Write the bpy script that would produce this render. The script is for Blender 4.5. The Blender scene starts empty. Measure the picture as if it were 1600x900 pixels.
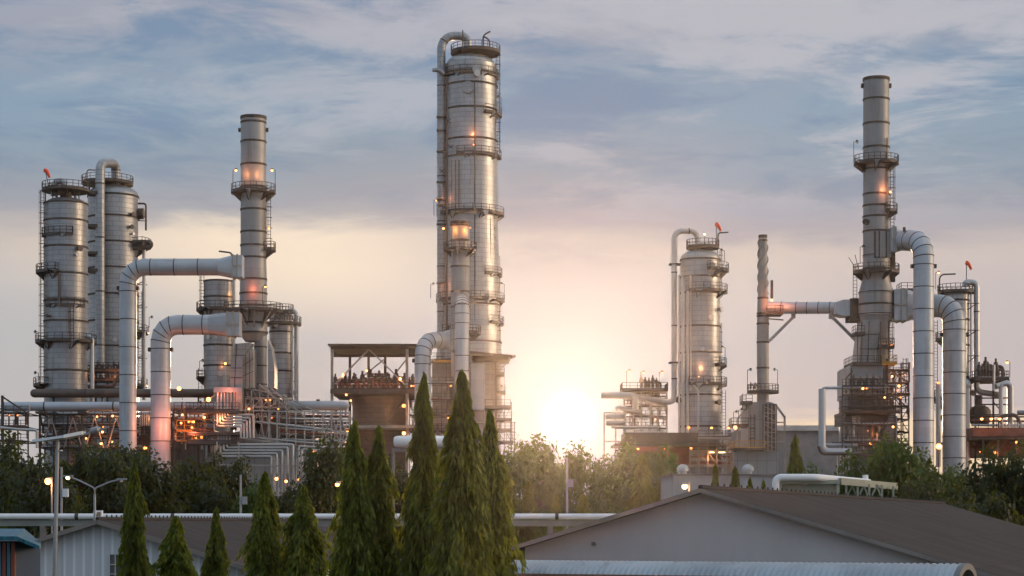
import bpy, math, random
from mathutils import Vector, Matrix
from mathutils.noise import noise as pnoise
SC = bpy.context.scene
COL = SC.collection
R = math.radians
# ------------------------------------------------------------------ camera
F, EYE, HY = 3000.0, 7.0, 815.0          # focal length in photo pixels, eye height, eye level row
cam = bpy.data.objects.new('camera', bpy.data.cameras.new('camera'))
COL.objects.link(cam); SC.camera = cam
cam.location = (0, 0, EYE); cam.rotation_euler = (R(90), 0, 0)
cam.data.sensor_width = 36; cam.data.lens = 36 * F / 1600
cam.data.shift_y = (HY - 450) / 1600
cam.data.clip_start = 0.5; cam.data.clip_end = 5000
# ------------------------------------------------------------------ exposure
SC.view_settings.view_transform = 'Standard'; SC.view_settings.look = 'None'
SC.view_settings.exposure = 0.1; SC.view_settings.gamma = 1; SC.view_settings.use_curve_mapping = False
SC.render.engine = 'CYCLES'
SC.cycles.use_denoising = True
SC.cycles.volume_bounces = 0; SC.cycles.max_bounces = 6; SC.cycles.diffuse_bounces = 3
SC.cycles.glossy_bounces = 3; SC.cycles.transmission_bounces = 4; SC.cycles.transparent_max_bounces = 6
SC.cycles.sample_clamp_indirect = 6; SC.cycles.caustics_reflective = False; SC.cycles.caustics_refractive = False
# ------------------------------------------------------------------ sun and sky
SUN_AZ, SUN_EL = math.degrees(math.atan(90 / F)), 3.05      # the sun stands low over the tree line
def direction(az, el):
    return Vector((math.sin(R(az)) * math.cos(R(el)), math.cos(R(az)) * math.cos(R(el)), math.sin(R(el))))
sd = direction(SUN_AZ, SUN_EL + 0.35)
sun = bpy.data.objects.new('sun', bpy.data.lights.new('sun', 'SUN'))
COL.objects.link(sun); sun.data.energy = 2.6; sun.data.angle = R(0.6); sun.data.color = (1.0, 0.63, 0.38)
sun.rotation_euler = (-sd).to_track_quat('-Z', 'Y').to_euler(); sun.location = (0, 0, 120)

world = bpy.data.worlds.new('World'); SC.world = world; world.use_nodes = True
class NT:
    """tiny node helper: numbers or sockets in, sockets out"""
    def __init__(s, tree): s.t = tree; s.n = tree.nodes; s.l = tree.links
    def put(s, sock, v):
        if isinstance(v, bpy.types.NodeSocket): s.l.new(v, sock)
        else: sock.default_value = v
    def m(s, op, a, b=0.0, c=0.0, clamp=False):
        n = s.n.new('ShaderNodeMath'); n.operation = op; n.use_clamp = clamp
        s.put(n.inputs[0], a); s.put(n.inputs[1], b); s.put(n.inputs[2], c); return n.outputs[0]
    def add(s, a, b): return s.m('ADD', a, b)
    def mul(s, a, b): return s.m('MULTIPLY', a, b)
    def xyz(s, x, y, z):
        n = s.n.new('ShaderNodeCombineXYZ'); s.put(n.inputs[0], x); s.put(n.inputs[1], y); s.put(n.inputs[2], z); return n.outputs[0]
    def sep(s, v):
        n = s.n.new('ShaderNodeSeparateXYZ'); s.put(n.inputs[0], v); return n.outputs
    def noise(s, vec, scale=1.0, detail=5.0, rough=0.55, dist=0.0):
        n = s.n.new('ShaderNodeTexNoise'); s.put(n.inputs['Vector'], vec); n.inputs['Scale'].default_value = scale
        n.inputs['Detail'].default_value = detail; n.inputs['Roughness'].default_value = rough; n.inputs['Distortion'].default_value = dist
        return n.outputs[0]
    def ramp(s, fac, stops, interp='LINEAR'):
        n = s.n.new('ShaderNodeValToRGB'); cr = n.color_ramp; cr.interpolation = interp
        while len(cr.elements) < len(stops): cr.elements.new(0.5)
        for e, (p, c) in zip(cr.elements, stops):
            e.position = p; e.color = (*c, 1) if len(c) == 3 else c
        s.put(n.inputs[0], fac); return n.outputs[0]
    def range(s, v, a, b, c=0.0, d=1.0, smooth=True):
        n = s.n.new('ShaderNodeMapRange'); n.interpolation_type = 'SMOOTHSTEP' if smooth else 'LINEAR'
        for i, q in enumerate((v, a, b, c, d)): s.put(n.inputs[i], q)
        return n.outputs[0]
    def mix(s, f, a, b, op='MIX'):
        n = s.n.new('ShaderNodeMix'); n.data_type = 'RGBA'; n.blend_type = op
        s.put(n.inputs[0], f)
        for k, v in ((6, a), (7, b)):
            if isinstance(v, bpy.types.NodeSocket): s.l.new(v, n.inputs[k])
            else: n.inputs[k].default_value = (*v, 1)
        return n.outputs[2]
    def scale(s, v, f):
        n = s.n.new('ShaderNodeVectorMath'); n.operation = 'SCALE'; s.put(n.inputs[0], v); s.put(n.inputs[3], f); return n.outputs[0]
    def vadd(s, a, b):
        n = s.n.new('ShaderNodeVectorMath'); n.operation = 'ADD'; s.put(n.inputs[0], a); s.put(n.inputs[1], b); return n.outputs[0]

def build_sky():
    t = NT(world.node_tree); t.n.clear()
    out = t.n.new('ShaderNodeOutputWorld'); bg = t.n.new('ShaderNodeBackground')
    t.l.new(bg.outputs[0], out.inputs[0])
    D = t.n.new('ShaderNodeTexCoord').outputs['Generated']
    x, y, z = t.sep(D)
    el = t.mul(t.m('ARCSINE', z), 57.2958); az = t.mul(t.m('ARCTAN2', x, y), 57.2958)
    zz = t.add(t.m('MAXIMUM', z, 0.0), 0.045)
    plane = t.xyz(t.m('DIVIDE', x, zz), t.m('DIVIDE', y, zz), 0.0)     # cloud layer seen in perspective
    ang = t.xyz(t.mul(az, 0.05), t.mul(el, 0.16), 3.1)
    big = t.noise(ang, 1.25, 3, 0.5, 0.3)
    streak = t.noise(t.vadd(plane, (4.3, 1.7, 0)), 0.85, 8, 0.6, 0.25)
    fine = t.noise(t.vadd(plane, (9.1, 5.2, 2)), 2.3, 8, 0.62, 0.5)
    puff = t.noise(t.xyz(t.mul(az, 0.22), t.mul(el, 0.85), 1.3), 1.0, 7, 0.6, 0.6)
    n0 = t.add(t.mul(t.add(big, -0.5), 3.4), t.add(t.mul(t.add(streak, -0.5), 2.4), t.mul(t.add(puff, -0.5), 2.4)))
    v = t.m('DIVIDE', t.add(el, t.mul(n0, t.range(el, 5.5, 9.0))), 90.0)
    k = lambda d: d / 90.0
    base = t.ramp(v, [(k(0), (0.58, 0.49, 0.45)), (k(3.2), (0.57, 0.505, 0.48)), (k(5.4), (0.56, 0.53, 0.52)), (k(6.8), (0.62, 0.565, 0.53)), (k(8.3), (0.64, 0.56, 0.495)),
                      (k(9.1), (0.385, 0.375, 0.415)), (k(10.2), (0.31, 0.35, 0.425)), (k(12.2), (0.275, 0.345, 0.45)), (k(13.4), (0.31, 0.345, 0.44)), (k(14.4), (0.39, 0.365, 0.44)), (k(18), (0.40, 0.40, 0.49)), (k(30), (0.42, 0.47, 0.57)), (1.0, (0.55, 0.62, 0.72))])
    up = t.range(el, 8.0, 11.0)
    # thin bright streaks, more of them to the right, and darker blue banks
    lit = t.range(t.add(t.mul(streak, 0.55), t.add(t.mul(fine, 0.45), t.add(t.mul(az, 0.0035), t.mul(el, 0.004)))), 0.55, 0.64)
    base = t.mix(t.mul(t.mul(lit, t.range(az, -14.0, 12.0, 0.45, 0.8)), up), base, (0.57, 0.50, 0.545))
    dark = t.range(t.add(t.mul(puff, 0.55), t.mul(fine, 0.45)), 0.52, 0.38)
    base = t.mix(t.mul(t.mul(dark, 0.85), up), base, (0.19, 0.265, 0.40))
    shade = t.range(t.add(t.mul(puff, 0.5), t.mul(big, 0.5)), 0.60, 0.42)
    base = t.mix(t.mul(t.mul(shade, 0.40), t.mul(t.range(el, 6.8, 8.2), t.range(el, 12.0, 10.0))), base, (0.27, 0.30, 0.37))
    # peach gap in the clouds, low on the left
    peach = t.mul(t.range(t.m('ABSOLUTE', t.add(az, 7.0)), 8.5, 1.0), t.mul(t.range(t.add(el, t.mul(n0, 0.5)), 9.0, 8.3), t.range(el, 5.2, 7.6)))
    base = t.mix(t.mul(peach, 0.9), base, (0.93, 0.77, 0.60))
    cool = t.mul(t.range(az, -4.0, -14.0), t.range(el, 8.6, 5.5))
    base = t.mix(t.mul(cool, 0.75), base, (0.44, 0.455, 0.48))
    pink = t.mul(t.range(az, 6.0, 12.0), t.range(el, 9.5, 6.5))
    base = t.mix(t.mul(pink, 0.7), base, (0.50, 0.45, 0.475))
    # warm slit over the right horizon
    slit = t.mul(t.range(az, 5.0, 8.5), t.range(t.add(el, t.mul(t.add(fine, -0.5), 0.9)), 3.35, 2.75))
    base = t.mix(t.mul(slit, 0.85), base, (0.95, 0.72, 0.46))
    # clear-air blue from the physical sky, behind and between the clouds
    sky = t.n.new('ShaderNodeTexSky'); sky.sky_type = 'NISHITA'; sky.sun_disc = False
    sky.sun_elevation = R(SUN_EL); sky.sun_rotation = R(SUN_AZ); sky.air_density = 1.2; sky.dust_density = 1.0
    base = t.vadd(base, t.scale(sky.outputs[0], 0.002))
    # unseen sky overhead and behind the camera, lifted to light the fronts
    lift = t.add(1.0, t.add(t.mul(t.range(y, 0.55, -0.5), SKY_BACK), t.mul(t.range(el, 17.0, 50.0), SKY_TOP)))
    base = t.mix(t.mul(t.range(y, 0.35, -0.35), 0.8), base, (0.36, 0.41, 0.495))      # unseen rear sky tinted blue to cool the front light
    base = t.scale(t.mix(up, base, t.mix(1.0, base, (0.87, 1.0, 1.01), 'MULTIPLY')), t.mul(lift, 0.93))
    # added warm glow in the unseen sky at right, to light the columns
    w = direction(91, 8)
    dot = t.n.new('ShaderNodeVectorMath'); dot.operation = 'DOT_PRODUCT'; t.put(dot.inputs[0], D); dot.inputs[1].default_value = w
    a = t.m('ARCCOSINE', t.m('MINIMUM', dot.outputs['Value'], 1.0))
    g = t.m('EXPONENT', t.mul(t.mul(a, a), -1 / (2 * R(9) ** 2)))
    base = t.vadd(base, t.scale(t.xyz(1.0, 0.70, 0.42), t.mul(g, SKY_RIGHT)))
    # the sun itself, with a soft glow round it
    dot = t.n.new('ShaderNodeVectorMath'); dot.operation = 'DOT_PRODUCT'; t.put(dot.inputs[0], D); dot.inputs[1].default_value = direction(SUN_AZ, SUN_EL)
    a = t.mul(t.m('ARCCOSINE', t.m('MINIMUM', dot.outputs['Value'], 0.9999999)), 57.2958)
    g1 = t.m('EXPONENT', t.mul(t.m('POWER', t.mul(a, 1 / 0.44), 2.0), -1.0))
    g2 = t.m('EXPONENT', t.mul(a, -1 / 1.25))
    g3 = t.m('EXPONENT', t.mul(a, -1 / 3.6))
    sun_dim = t.m('EXPONENT', t.mul(t.mul(a, a), -1 / 46.0))
    base = t.mix(sun_dim, base, t.mix(1.0, base, (0.42, 0.62, 0.84), 'MULTIPLY'))     # the veil mask lowers sky colour round the sun to offset haze glow
    base = t.vadd(base, t.scale(t.xyz(1.0, 0.93, 0.80), t.mul(g1, 2.2)))
    base = t.vadd(base, t.scale(t.xyz(1.0, 0.90, 0.80), t.mul(g2, 0.36)))
    base = t.vadd(base, t.scale(t.xyz(1.0, 0.72, 0.50), t.mul(g3, 0.0)))
    ground = t.range(el, -0.5, -6.0)
    base = t.mix(ground, base, (0.10, 0.09, 0.08))
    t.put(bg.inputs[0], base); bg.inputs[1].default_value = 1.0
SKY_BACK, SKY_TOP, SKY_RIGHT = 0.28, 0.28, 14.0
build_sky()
HAZE_DENSITY, HAZE_G = 0.000032, 0.915

# ------------------------------------------------------------------ materials
def mat(name, base, rough=0.6, metal=0.0, var=0.15, scale=0.6, stretch=(1, 1, 1), tint=None, tint_amt=0.0, bump=0.0, spec=0.4, vec='Object', tint_edge=(0.55, 0.7)):
    m = bpy.data.materials.new(name); m.use_nodes = True
    t = NT(m.node_tree); p = t.n['Principled BSDF']
    tc = t.n.new('ShaderNodeTexCoord').outputs[vec]
    mp = t.n.new('ShaderNodeMapping'); t.put(mp.inputs[0], tc); mp.inputs['Scale'].default_value = stretch
    n1 = t.noise(mp.outputs[0], scale, 6, 0.6)
    lo = tuple(c * (1 - var) for c in base); hi = tuple(min(1, c * (1 + var)) for c in base)
    c = t.mix(t.range(n1, 0.3, 0.7), lo, hi)
    if tint:
        n2 = t.noise(t.vadd(mp.outputs[0], (7, 3, 5)), scale * 1.7, 7, 0.65)
        c = t.mix(t.mul(t.range(n2, *tint_edge), tint_amt), c, tint)
    t.put(p.inputs['Base Color'], c); p.inputs['Metallic'].default_value = metal
    t.put(p.inputs['Roughness'], t.add(rough, t.mul(t.add(n1, -0.5), 0.25)))
    p.inputs['Specular IOR Level'].default_value = spec
    if bump:
        b = t.n.new('ShaderNodeBump'); b.inputs['Strength'].default_value = bump; t.put(b.inputs['Height'], n1); t.l.new(b.outputs[0], p.inputs['Normal'])
    return m
def panel_mat(name, base, seam, w, h, metal, rough, streak=(0.3, 0.25, 0.2), amt=0.35, seam_w=0.03, var=0.07, off=0.5):
    """sheet-metal cladding: panels of w x h metres with seams (on UV in metres), each sheet a little different, streaked by rain"""
    m = bpy.data.materials.new(name); m.use_nodes = True
    t = NT(m.node_tree); p = t.n['Principled BSDF']
    uv = t.n.new('ShaderNodeTexCoord').outputs['UV']
    br = t.n.new('ShaderNodeTexBrick'); t.put(br.inputs['Vector'], uv); br.inputs['Scale'].default_value = 1
    br.inputs['Brick Width'].default_value = w; br.inputs['Row Height'].default_value = h
    br.offset = off; br.inputs['Mortar Size'].default_value = seam_w; br.inputs['Mortar Smooth'].default_value = 0.4
    br.inputs['Color1'].default_value = (*[c * (1 - var) for c in base], 1); br.inputs['Color2'].default_value = (*[min(1, c * (1 + var)) for c in base], 1)
    br.inputs['Mortar'].default_value = (*seam, 1); br.inputs['Bias'].default_value = 0
    mp = t.n.new('ShaderNodeMapping'); t.put(mp.inputs[0], uv); mp.inputs['Scale'].default_value = (1.1, 0.10, 1)
    n = t.noise(mp.outputs[0], 1.0, 8, 0.65); n2 = t.noise(uv, 0.35, 5, 0.6)
    c = t.mix(t.mul(t.range(n, 0.5, 0.72), amt), br.outputs['Color'], streak)
    c = t.mix(t.mul(t.range(n2, 0.45, 0.7), amt * 0.7), c, tuple(b * 0.7 for b in base))
    oi = t.n.new('ShaderNodeObjectInfo').outputs['Random']      # every vessel weathers a little differently
    c = t.mix(0.5, c, t.scale(c, t.add(0.72, t.mul(oi, 0.5))))
    t.put(p.inputs['Base Color'], c); p.inputs['Metallic'].default_value = metal
    t.put(p.inputs['Roughness'], t.add(rough, t.mul(t.add(n2, -0.5), 0.3)))
    b = t.n.new('ShaderNodeBump'); b.inputs['Strength'].default_value = 0.25; b.inputs['Distance'].default_value = 0.05
    t.put(b.inputs['Height'], t.add(t.mul(br.outputs['Fac'], -1.0), t.mul(n2, 0.6))); t.l.new(b.outputs[0], p.inputs['Normal'])
    return m
def emit_mat(name, col, s):
    m = bpy.data.materials.new(name); m.use_nodes = True; p = m.node_tree.nodes['Principled BSDF']
    p.inputs['Base Color'].default_value = (0.1, 0.08, 0.06, 1); p.inputs['Emission Color'].default_value = (*col, 1); p.inputs['Emission Strength'].default_value = s
    return m
def leaf_mat(name, a, b, trans=0.35):
    m = bpy.data.materials.new(name); m.use_nodes = True; t = NT(m.node_tree); t.n.clear()
    out = t.n.new('ShaderNodeOutputMaterial')
    ri = t.n.new('ShaderNodeNewGeometry').outputs['Random Per Island']
    oi = t.n.new('ShaderNodeObjectInfo').outputs['Random']
    c = t.mix(ri, a, b); c = t.mix(t.mul(oi, 0.35), c, tuple(q * 0.6 for q in a))
    d = t.n.new('ShaderNodeBsdfPrincipled'); t.put(d.inputs['Base Color'], c); d.inputs['Roughness'].default_value = 0.5; d.inputs['Specular IOR Level'].default_value = 0.35
    tr = t.n.new('ShaderNodeBsdfTranslucent'); t.put(tr.inputs[0], t.mix(0.5, c, (0.30, 0.30, 0.02)))
    mx = t.n.new('ShaderNodeMixShader'); mx.inputs[0].default_value = trans
    t.l.new(d.outputs[0], mx.inputs[1]); t.l.new(tr.outputs[0], mx.inputs[2]); t.l.new(mx.outputs[0], out.inputs[0])
    return m
def rib_mat(name, base, period, metal=0.0, rough=0.6, tint=None, amt=0.0, bump=0.5, sheet=(0.95, 2.9), var=0.14, lap=0.5):
    """profiled sheet: ribs every period metres across, sheets of a little different age, dark laps, run-off stains"""
    m = bpy.data.materials.new(name); m.use_nodes = True
    t = NT(m.node_tree); p = t.n['Principled BSDF']; uv = t.n.new('ShaderNodeTexCoord').outputs['UV']
    br = t.n.new('ShaderNodeTexBrick'); t.put(br.inputs['Vector'], uv); br.inputs['Scale'].default_value = 1; br.offset = 0.0
    br.inputs['Brick Width'].default_value = sheet[0]; br.inputs['Row Height'].default_value = sheet[1]; br.inputs['Mortar Size'].default_value = 0.025; br.inputs['Mortar Smooth'].default_value = 0.5
    br.inputs['Color1'].default_value = (*[c * (1 - var) for c in base], 1); br.inputs['Color2'].default_value = (*[c * (1 + var) for c in base], 1); br.inputs['Mortar'].default_value = (*[c * lap for c in base], 1)
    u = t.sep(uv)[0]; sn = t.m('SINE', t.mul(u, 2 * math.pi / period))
    mp = t.n.new('ShaderNodeMapping'); t.put(mp.inputs[0], uv); mp.inputs['Scale'].default_value = (1.6, 0.16, 1)
    n1 = t.noise(mp.outputs[0], 1.0, 8, 0.65); n2 = t.noise(uv, 0.22, 6, 0.6)
    c = t.mix(t.mul(t.range(n1, 0.48, 0.72), amt), br.outputs['Color'], tint or base)
    c = t.mix(t.mul(t.range(n2, 0.45, 0.7), 0.45), c, tuple(b * 0.62 for b in base))
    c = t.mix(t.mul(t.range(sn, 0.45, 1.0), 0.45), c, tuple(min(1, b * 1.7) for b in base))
    t.put(p.inputs['Base Color'], c); p.inputs['Metallic'].default_value = metal; p.inputs['Specular IOR Level'].default_value = 0.25
    t.put(p.inputs['Roughness'], t.add(rough, t.mul(t.add(n1, -0.5), 0.2)))
    b = t.n.new('ShaderNodeBump'); b.inputs['Strength'].default_value = bump; b.inputs['Distance'].default_value = 0.03
    t.put(b.inputs['Height'], sn); t.l.new(b.outputs[0], p.inputs['Normal'])
    return m
CLAD = panel_mat('aluminium_cladding', (0.325, 0.335, 0.35), (0.11, 0.12, 0.11), 2.3, 0.85, 0.5, 0.37, (0.14, 0.12, 0.105), 0.55)
BAND = mat('dark_band', (0.07, 0.055, 0.046), 0.7, 0.2, 0.3, 0.8, tint=(0.16, 0.08, 0.04), tint_amt=0.6)
DUCT = panel_mat('duct_paint', (0.40, 0.425, 0.465), (0.25, 0.25, 0.26), 5.2, 3.1, 0.12, 0.42, (0.24, 0.20, 0.18), 0.5, 0.012, 0.06, 0.3)
STACK = panel_mat('stack_paint', (0.25, 0.255, 0.265), (0.15, 0.155, 0.15), 3.4, 3.4, 0.15, 0.48, (0.15, 0.10, 0.075), 0.6, 0.02, 0.09, 0.5)
PANEL = panel_mat('casing_panels', (0.31, 0.31, 0.31), (0.17, 0.17, 0.155), 1.6, 3.4, 0.15, 0.5, amt=0.45, seam_w=0.05, off=0.0)
DIM = panel_mat('shaded_casing', (0.17, 0.155, 0.145), (0.09, 0.08, 0.075), 1.6, 3.0, 0.15, 0.6, amt=0.5, seam_w=0.05, off=0.0)  # darker casing copy, shade behind the trusses put into its colour
STEEL = mat('dark_steel', (0.075, 0.063, 0.056), 0.6, 0.2, 0.3, 0.5, tint=(0.13, 0.07, 0.045), tint_amt=0.6)
BEIGE = mat('pale_steel', (0.36, 0.33, 0.30), 0.6, 0.1, 0.2, 0.5, tint=(0.25, 0.18, 0.13), tint_amt=0.5)
RAIL = mat('railing_paint', (0.05, 0.042, 0.038), 0.6, 0.1, 0.3, 0.5)
PIPE = mat('pipe_jacket', (0.46, 0.45, 0.445), 0.34, 0.5, 0.12, 0.3, tint=(0.35, 0.31, 0.28), tint_amt=0.4)
BROWN = mat('brown_pipe', (0.105, 0.08, 0.068), 0.6, 0.1, 0.25, 0.3, tint=(0.24, 0.13, 0.08), tint_amt=0.5)
RUST = mat('rust_red_steel', (0.24, 0.10, 0.07), 0.7, 0.1, 0.3, 0.4, tint=(0.12, 0.07, 0.05), tint_amt=0.5)
YELLOW = mat('yellow_railing', (0.50, 0.27, 0.05), 0.6, 0.0, 0.2, 0.5)
BULB = emit_mat('sodium_bulb', (1.0, 0.33, 0.09), 7.0)
WBULB = emit_mat('warm_white_bulb', (1.0, 0.70, 0.36), 5.0)
AMBER = emit_mat('amber_bulb', (1.0, 0.24, 0.05), 3.6)
DULL = mat('unlit_lamp_glass', (0.6, 0.58, 0.55), 0.2, 0.0, 0.05)
SOCK = mat('windsock_orange', (0.80, 0.09, 0.03), 0.7, 0.0, 0.1)
WHITE = mat('white_wall_paint', (0.72, 0.72, 0.74), 0.7, 0.0, 0.06, 0.15, (1, 1, 0.25), (0.5, 0.48, 0.46), 0.35)
BARK = mat('bark', (0.10, 0.075, 0.055), 0.9, 0.0, 0.3, 3)
LEAF1 = leaf_mat('broad_leaf', (0.024, 0.056, 0.010), (0.075, 0.14, 0.022))
LEAF2 = leaf_mat('dark_leaf', (0.007, 0.015, 0.005), (0.022, 0.040, 0.010))
LEAF3 = leaf_mat('drooping_leaf', (0.014, 0.032, 0.004), (0.21, 0.26, 0.022), 0.58)

# ------------------------------------------------------------------ mesh helpers
def X(x, D): return (x - 800) * D / F
def Z(y, D): return EYE + (HY - y) * D / F
def W(x, y, D): return Vector((X(x, D), D, Z(y, D)))
def S(px, D): return px * D / F
ORG = {}
class MB:
    def __init__(s): s.v = []; s.f = []; s.uv = []; s.mi = []; s.cur = 0
    def face(s, idx, uv=None):
        s.f.append(idx); s.mi.append(s.cur)
        if uv is None: uv = [(s.v[i][0] + s.v[i][1], s.v[i][2]) for i in idx]
        s.uv.append(uv)
    def ring(s, c, ax, u, w, r, n):
        b = len(s.v)
        for k in range(n):
            a = 2 * math.pi * k / n
            s.v.append(tuple(c + (u * math.cos(a) + w * math.sin(a)) * r))
        return b
    def skin(s, b0, b1, n, r, v0, v1, off=0.0):
        for k in range(n):
            k2 = (k + 1) % n
            ua, ub = off + 2 * math.pi * r * k / n, off + 2 * math.pi * r * (k + 1) / n
            s.face((b0 + k, b0 + k2, b1 + k2, b1 + k), [(ua, v0), (ub, v0), (ub, v1), (ua, v1)])
    def path(s, pts, r, n=12, caps=True):
        """sweep a circle along dense points; r number or list"""
        pts = [Vector(p) for p in pts]; L = len(pts)
        rr = r if isinstance(r, (list, tuple)) else [r] * L
        t0 = (pts[1] - pts[0]).normalized()
        u = t0.orthogonal().normalized() if abs(t0.z) < 0.99 else Vector((1, 0, 0))
        prev = None; v = 0.0; tp = t0
        for i, p in enumerate(pts):
            t = ((pts[min(i + 1, L - 1)] - pts[max(i - 1, 0)])).normalized()
            q = tp.rotation_difference(t); u = q @ u; u = (u - t * u.dot(t)).normalized(); tp = t
            w = t.cross(u)
            k = 1.0
            if 0 < i < L - 1:
                h = max(0.6, (pts[i + 1] - p).normalized().dot(t)); k = 1.0 / h if h > 0.6 else 1.0
            b = s.ring(p, t, u, w, rr[i] * (1 if k > 1.2 else 1), n)
            if prev is not None:
                dv = (p - pts[i - 1]).length; s.skin(prev, b, n, max(rr[i], 1e-3), v, v + dv); v += dv
            elif caps: s.face(tuple(range(b + n - 1, b - 1, -1)))
            prev = b
        if caps: s.face(tuple(range(prev, prev + n)))
    def cyl(s, a, b, r0, r1=None, n=12, caps=True):
        s.path([a, b], [r0, r0 if r1 is None else r1], n, caps)
    def lathe(s, x, y, prof, n=36, bandset=()):
        prev = None; off = random.random() * 3
        for i, (r, z) in enumerate(prof):
            b = s.ring(Vector((x, y, z)), None, Vector((1, 0, 0)), Vector((0, 1, 0)), max(r, 1e-4), n)
            if prev is not None:
                s.cur = 1 if i in bandset else 0
                s.skin(prev, b, n, max(prof[0][0], 0.1), prof[i - 1][1], z + abs(prof[i - 1][0] - r) * 0.3, off)
            prev = b
        s.cur = 0; s.face(tuple(range(prev, prev + n)))
    def box(s, x0, x1, y0, y1, z0, z1):
        b = len(s.v)
        for z in (z0, z1):
            for (x, y) in ((x0, y0), (x1, y0), (x1, y1), (x0, y1)): s.v.append((x, y, z))
        for q in ((3, 2, 1, 0), (4, 5, 6, 7), (0, 1, 5, 4), (1, 2, 6, 5), (2, 3, 7, 6), (3, 0, 4, 7)): s.face(tuple(b + i for i in q))
    def pbox(s, x0, x1, y0, y1, D, depth):
        s.box(X(x0, D), X(x1, D), D, D + depth, Z(y1, D), Z(y0, D))
    def beam(s, p, q, w, h=None):
        p, q = Vector(p), Vector(q); t = (q - p).normalized(); h = h or w
        up = Vector((0, 0, 1)) if abs(t.z) < 0.95 else Vector((0, 1, 0))
        a = t.cross(up).normalized() * w / 2; c = a.cross(t).normalized() * h / 2
        b = len(s.v)
        for e in (p, q):
            for d in (-a - c, a - c, a + c, -a + c): s.v.append(tuple(e + d))
        for f in ((0, 1, 2, 3), (7, 6, 5, 4), (0, 4, 5, 1), (1, 5, 6, 2), (2, 6, 7, 3), (3, 7, 4, 0)): s.face(tuple(b + i for i in f))
    def pbeam(s, a, b, D, w, D2=None):
        s.beam(W(a[0], a[1], D), W(b[0], b[1], D2 or D), S(w, D))
    def prism(s, poly, D, depth):
        """outline in photo pixels at distance D, given real depth"""
        n = len(poly); b = len(s.v)
        for y in (D, D + depth):
            for (px, py) in poly: s.v.append((X(px, D), y, Z(py, D)))
        s.face(tuple(range(b, b + n))); s.face(tuple(range(b + 2 * n - 1, b + n - 1, -1)))
        for k in range(n):
            k2 = (k + 1) % n; s.face((b + k2, b + k, b + n + k, b + n + k2))
    def sphere(s, c, r, n=10, sz=1.0):
        c = Vector(c); prev = None
        for i in range(n // 2 + 1):
            a = math.pi * i / (n // 2)
            b = s.ring(c + Vector((0, 0, -math.cos(a) * r * sz)), None, Vector((1, 0, 0)), Vector((0, 1, 0)), max(1e-4, math.sin(a) * r), n)
            if prev is not None: s.skin(prev, b, n, r, i * 0.1, i * 0.1 + 0.1)
            prev = b
    def rail(s, pts, h=1.15, sp=1.25, t=0.085, closed=False, low=True):
        pts = [Vector(p) for p in pts]
        if closed: pts = pts + [pts[0]]
        acc = 0.0
        for a, b in zip(pts, pts[1:]):
            up = Vector((0, 0, h))
            s.beam(a + up, b + up, t); s.beam(a + up * 0.52, b + up * 0.52, t * 0.8)
            if low: s.beam(a + Vector((0, 0, 0.1)), b + Vector((0, 0, 0.1)), t * 0.6, 0.16)
            L = (b - a).length; n = max(1, round(L / sp))
            for k in range(n):
                p = a.lerp(b, k / n); s.beam(p, p + up, t)
        s.beam(pts[-1], pts[-1] + Vector((0, 0, h)), t)
    def build(s, name, mats, parent=None, sharp=38):
        o0 = ORG.get(parent.name, Vector((0, 0, 0))) if parent else Vector((0, 0, 0))
        me = bpy.data.meshes.new(name)
        me.from_pydata([(v[0] - o0[0], v[1] - o0[1], v[2] - o0[2]) for v in s.v], [], s.f)
        for m in (mats if isinstance(mats, (list, tuple)) else [mats]): me.materials.append(m)
        ul = me.uv_layers.new(name='UVMap')
        ul.data.foreach_set('uv', [c for f in s.uv for q in f for c in q])
        me.polygons.foreach_set('material_index', s.mi)
        me.polygons.foreach_set('use_smooth', [True] * len(s.f))
        me.set_sharp_from_angle(angle=R(sharp))
        o = bpy.data.objects.new(name, me); COL.objects.link(o)
        if parent: o.parent = parent
        ORG[o.name] = o0
        return o
def bend(pts, rad, n=7):
    """round the corners of a polyline"""
    pts = [Vector(p) for p in pts]; out = [pts[0]]
    for a, p, b in zip(pts, pts[1:], pts[2:]):
        d0, d1 = (a - p), (b - p); l = min(rad, d0.length * 0.49, d1.length * 0.49)
        d0.normalize(); d1.normalize(); ang = d0.angle(d1)
        if ang > 3.1: out.append(p); continue
        rr = l * math.tan(ang / 2); c = p + (d0 + d1).normalized() * (rr / math.sin(ang / 2))
        s0, s1 = p + d0 * l - c, p + d1 * l - c
        for k in range(n + 1):
            f = k / n; w = math.pi - ang
            out.append(c + (s0 * math.sin((1 - f) * w) + s1 * math.sin(f * w)) / math.sin(w))
    out.append(pts[-1]); return out
def thing(name, label, cat, loc, group=None):
    o = bpy.data.objects.new(name, None); COL.objects.link(o); o.location = loc
    o.empty_display_size = 0.5; ORG[o.name] = Vector(loc); o['label'] = label; o['category'] = cat; o['kind'] = 'thing'
    if group: o['group'] = group
    return o
def tag(o, label, cat, group=None):
    o['label'] = label; o['category'] = cat
    if group: o['group'] = group
    return o
def structure(o, kind='structure'): o['kind'] = kind; return o
def px(*pts): return [W(*p) for p in pts]
def pipe(T, name, pts, rp, rad=None, m=None, n=12, bands=0.0, bm=None, label=None):
    """pipe through (x, y, distance) points, radius in photo pixels; bands = spacing of joint rings in metres"""
    r = S(rp, pts[0][2]); P = px(*pts)
    if rad: P = bend(P, S(rad, pts[0][2]))
    mb = MB(); mb.path(P, r, n)
    if bands:
        mb.cur = 1; acc = bands * 0.6
        for a, b in zip(P, P[1:]):
            L = (b - a).length; d = (b - a).normalized()
            while acc < L:
                c = a + d * acc; mb.cyl(c - d * 0.11, c + d * 0.11, r * 1.035, n=n); acc += bands
            acc -= L
    o = mb.build(name, [m or PIPE, bm or BAND], T)
    if label: o['label'] = label
    return o
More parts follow.
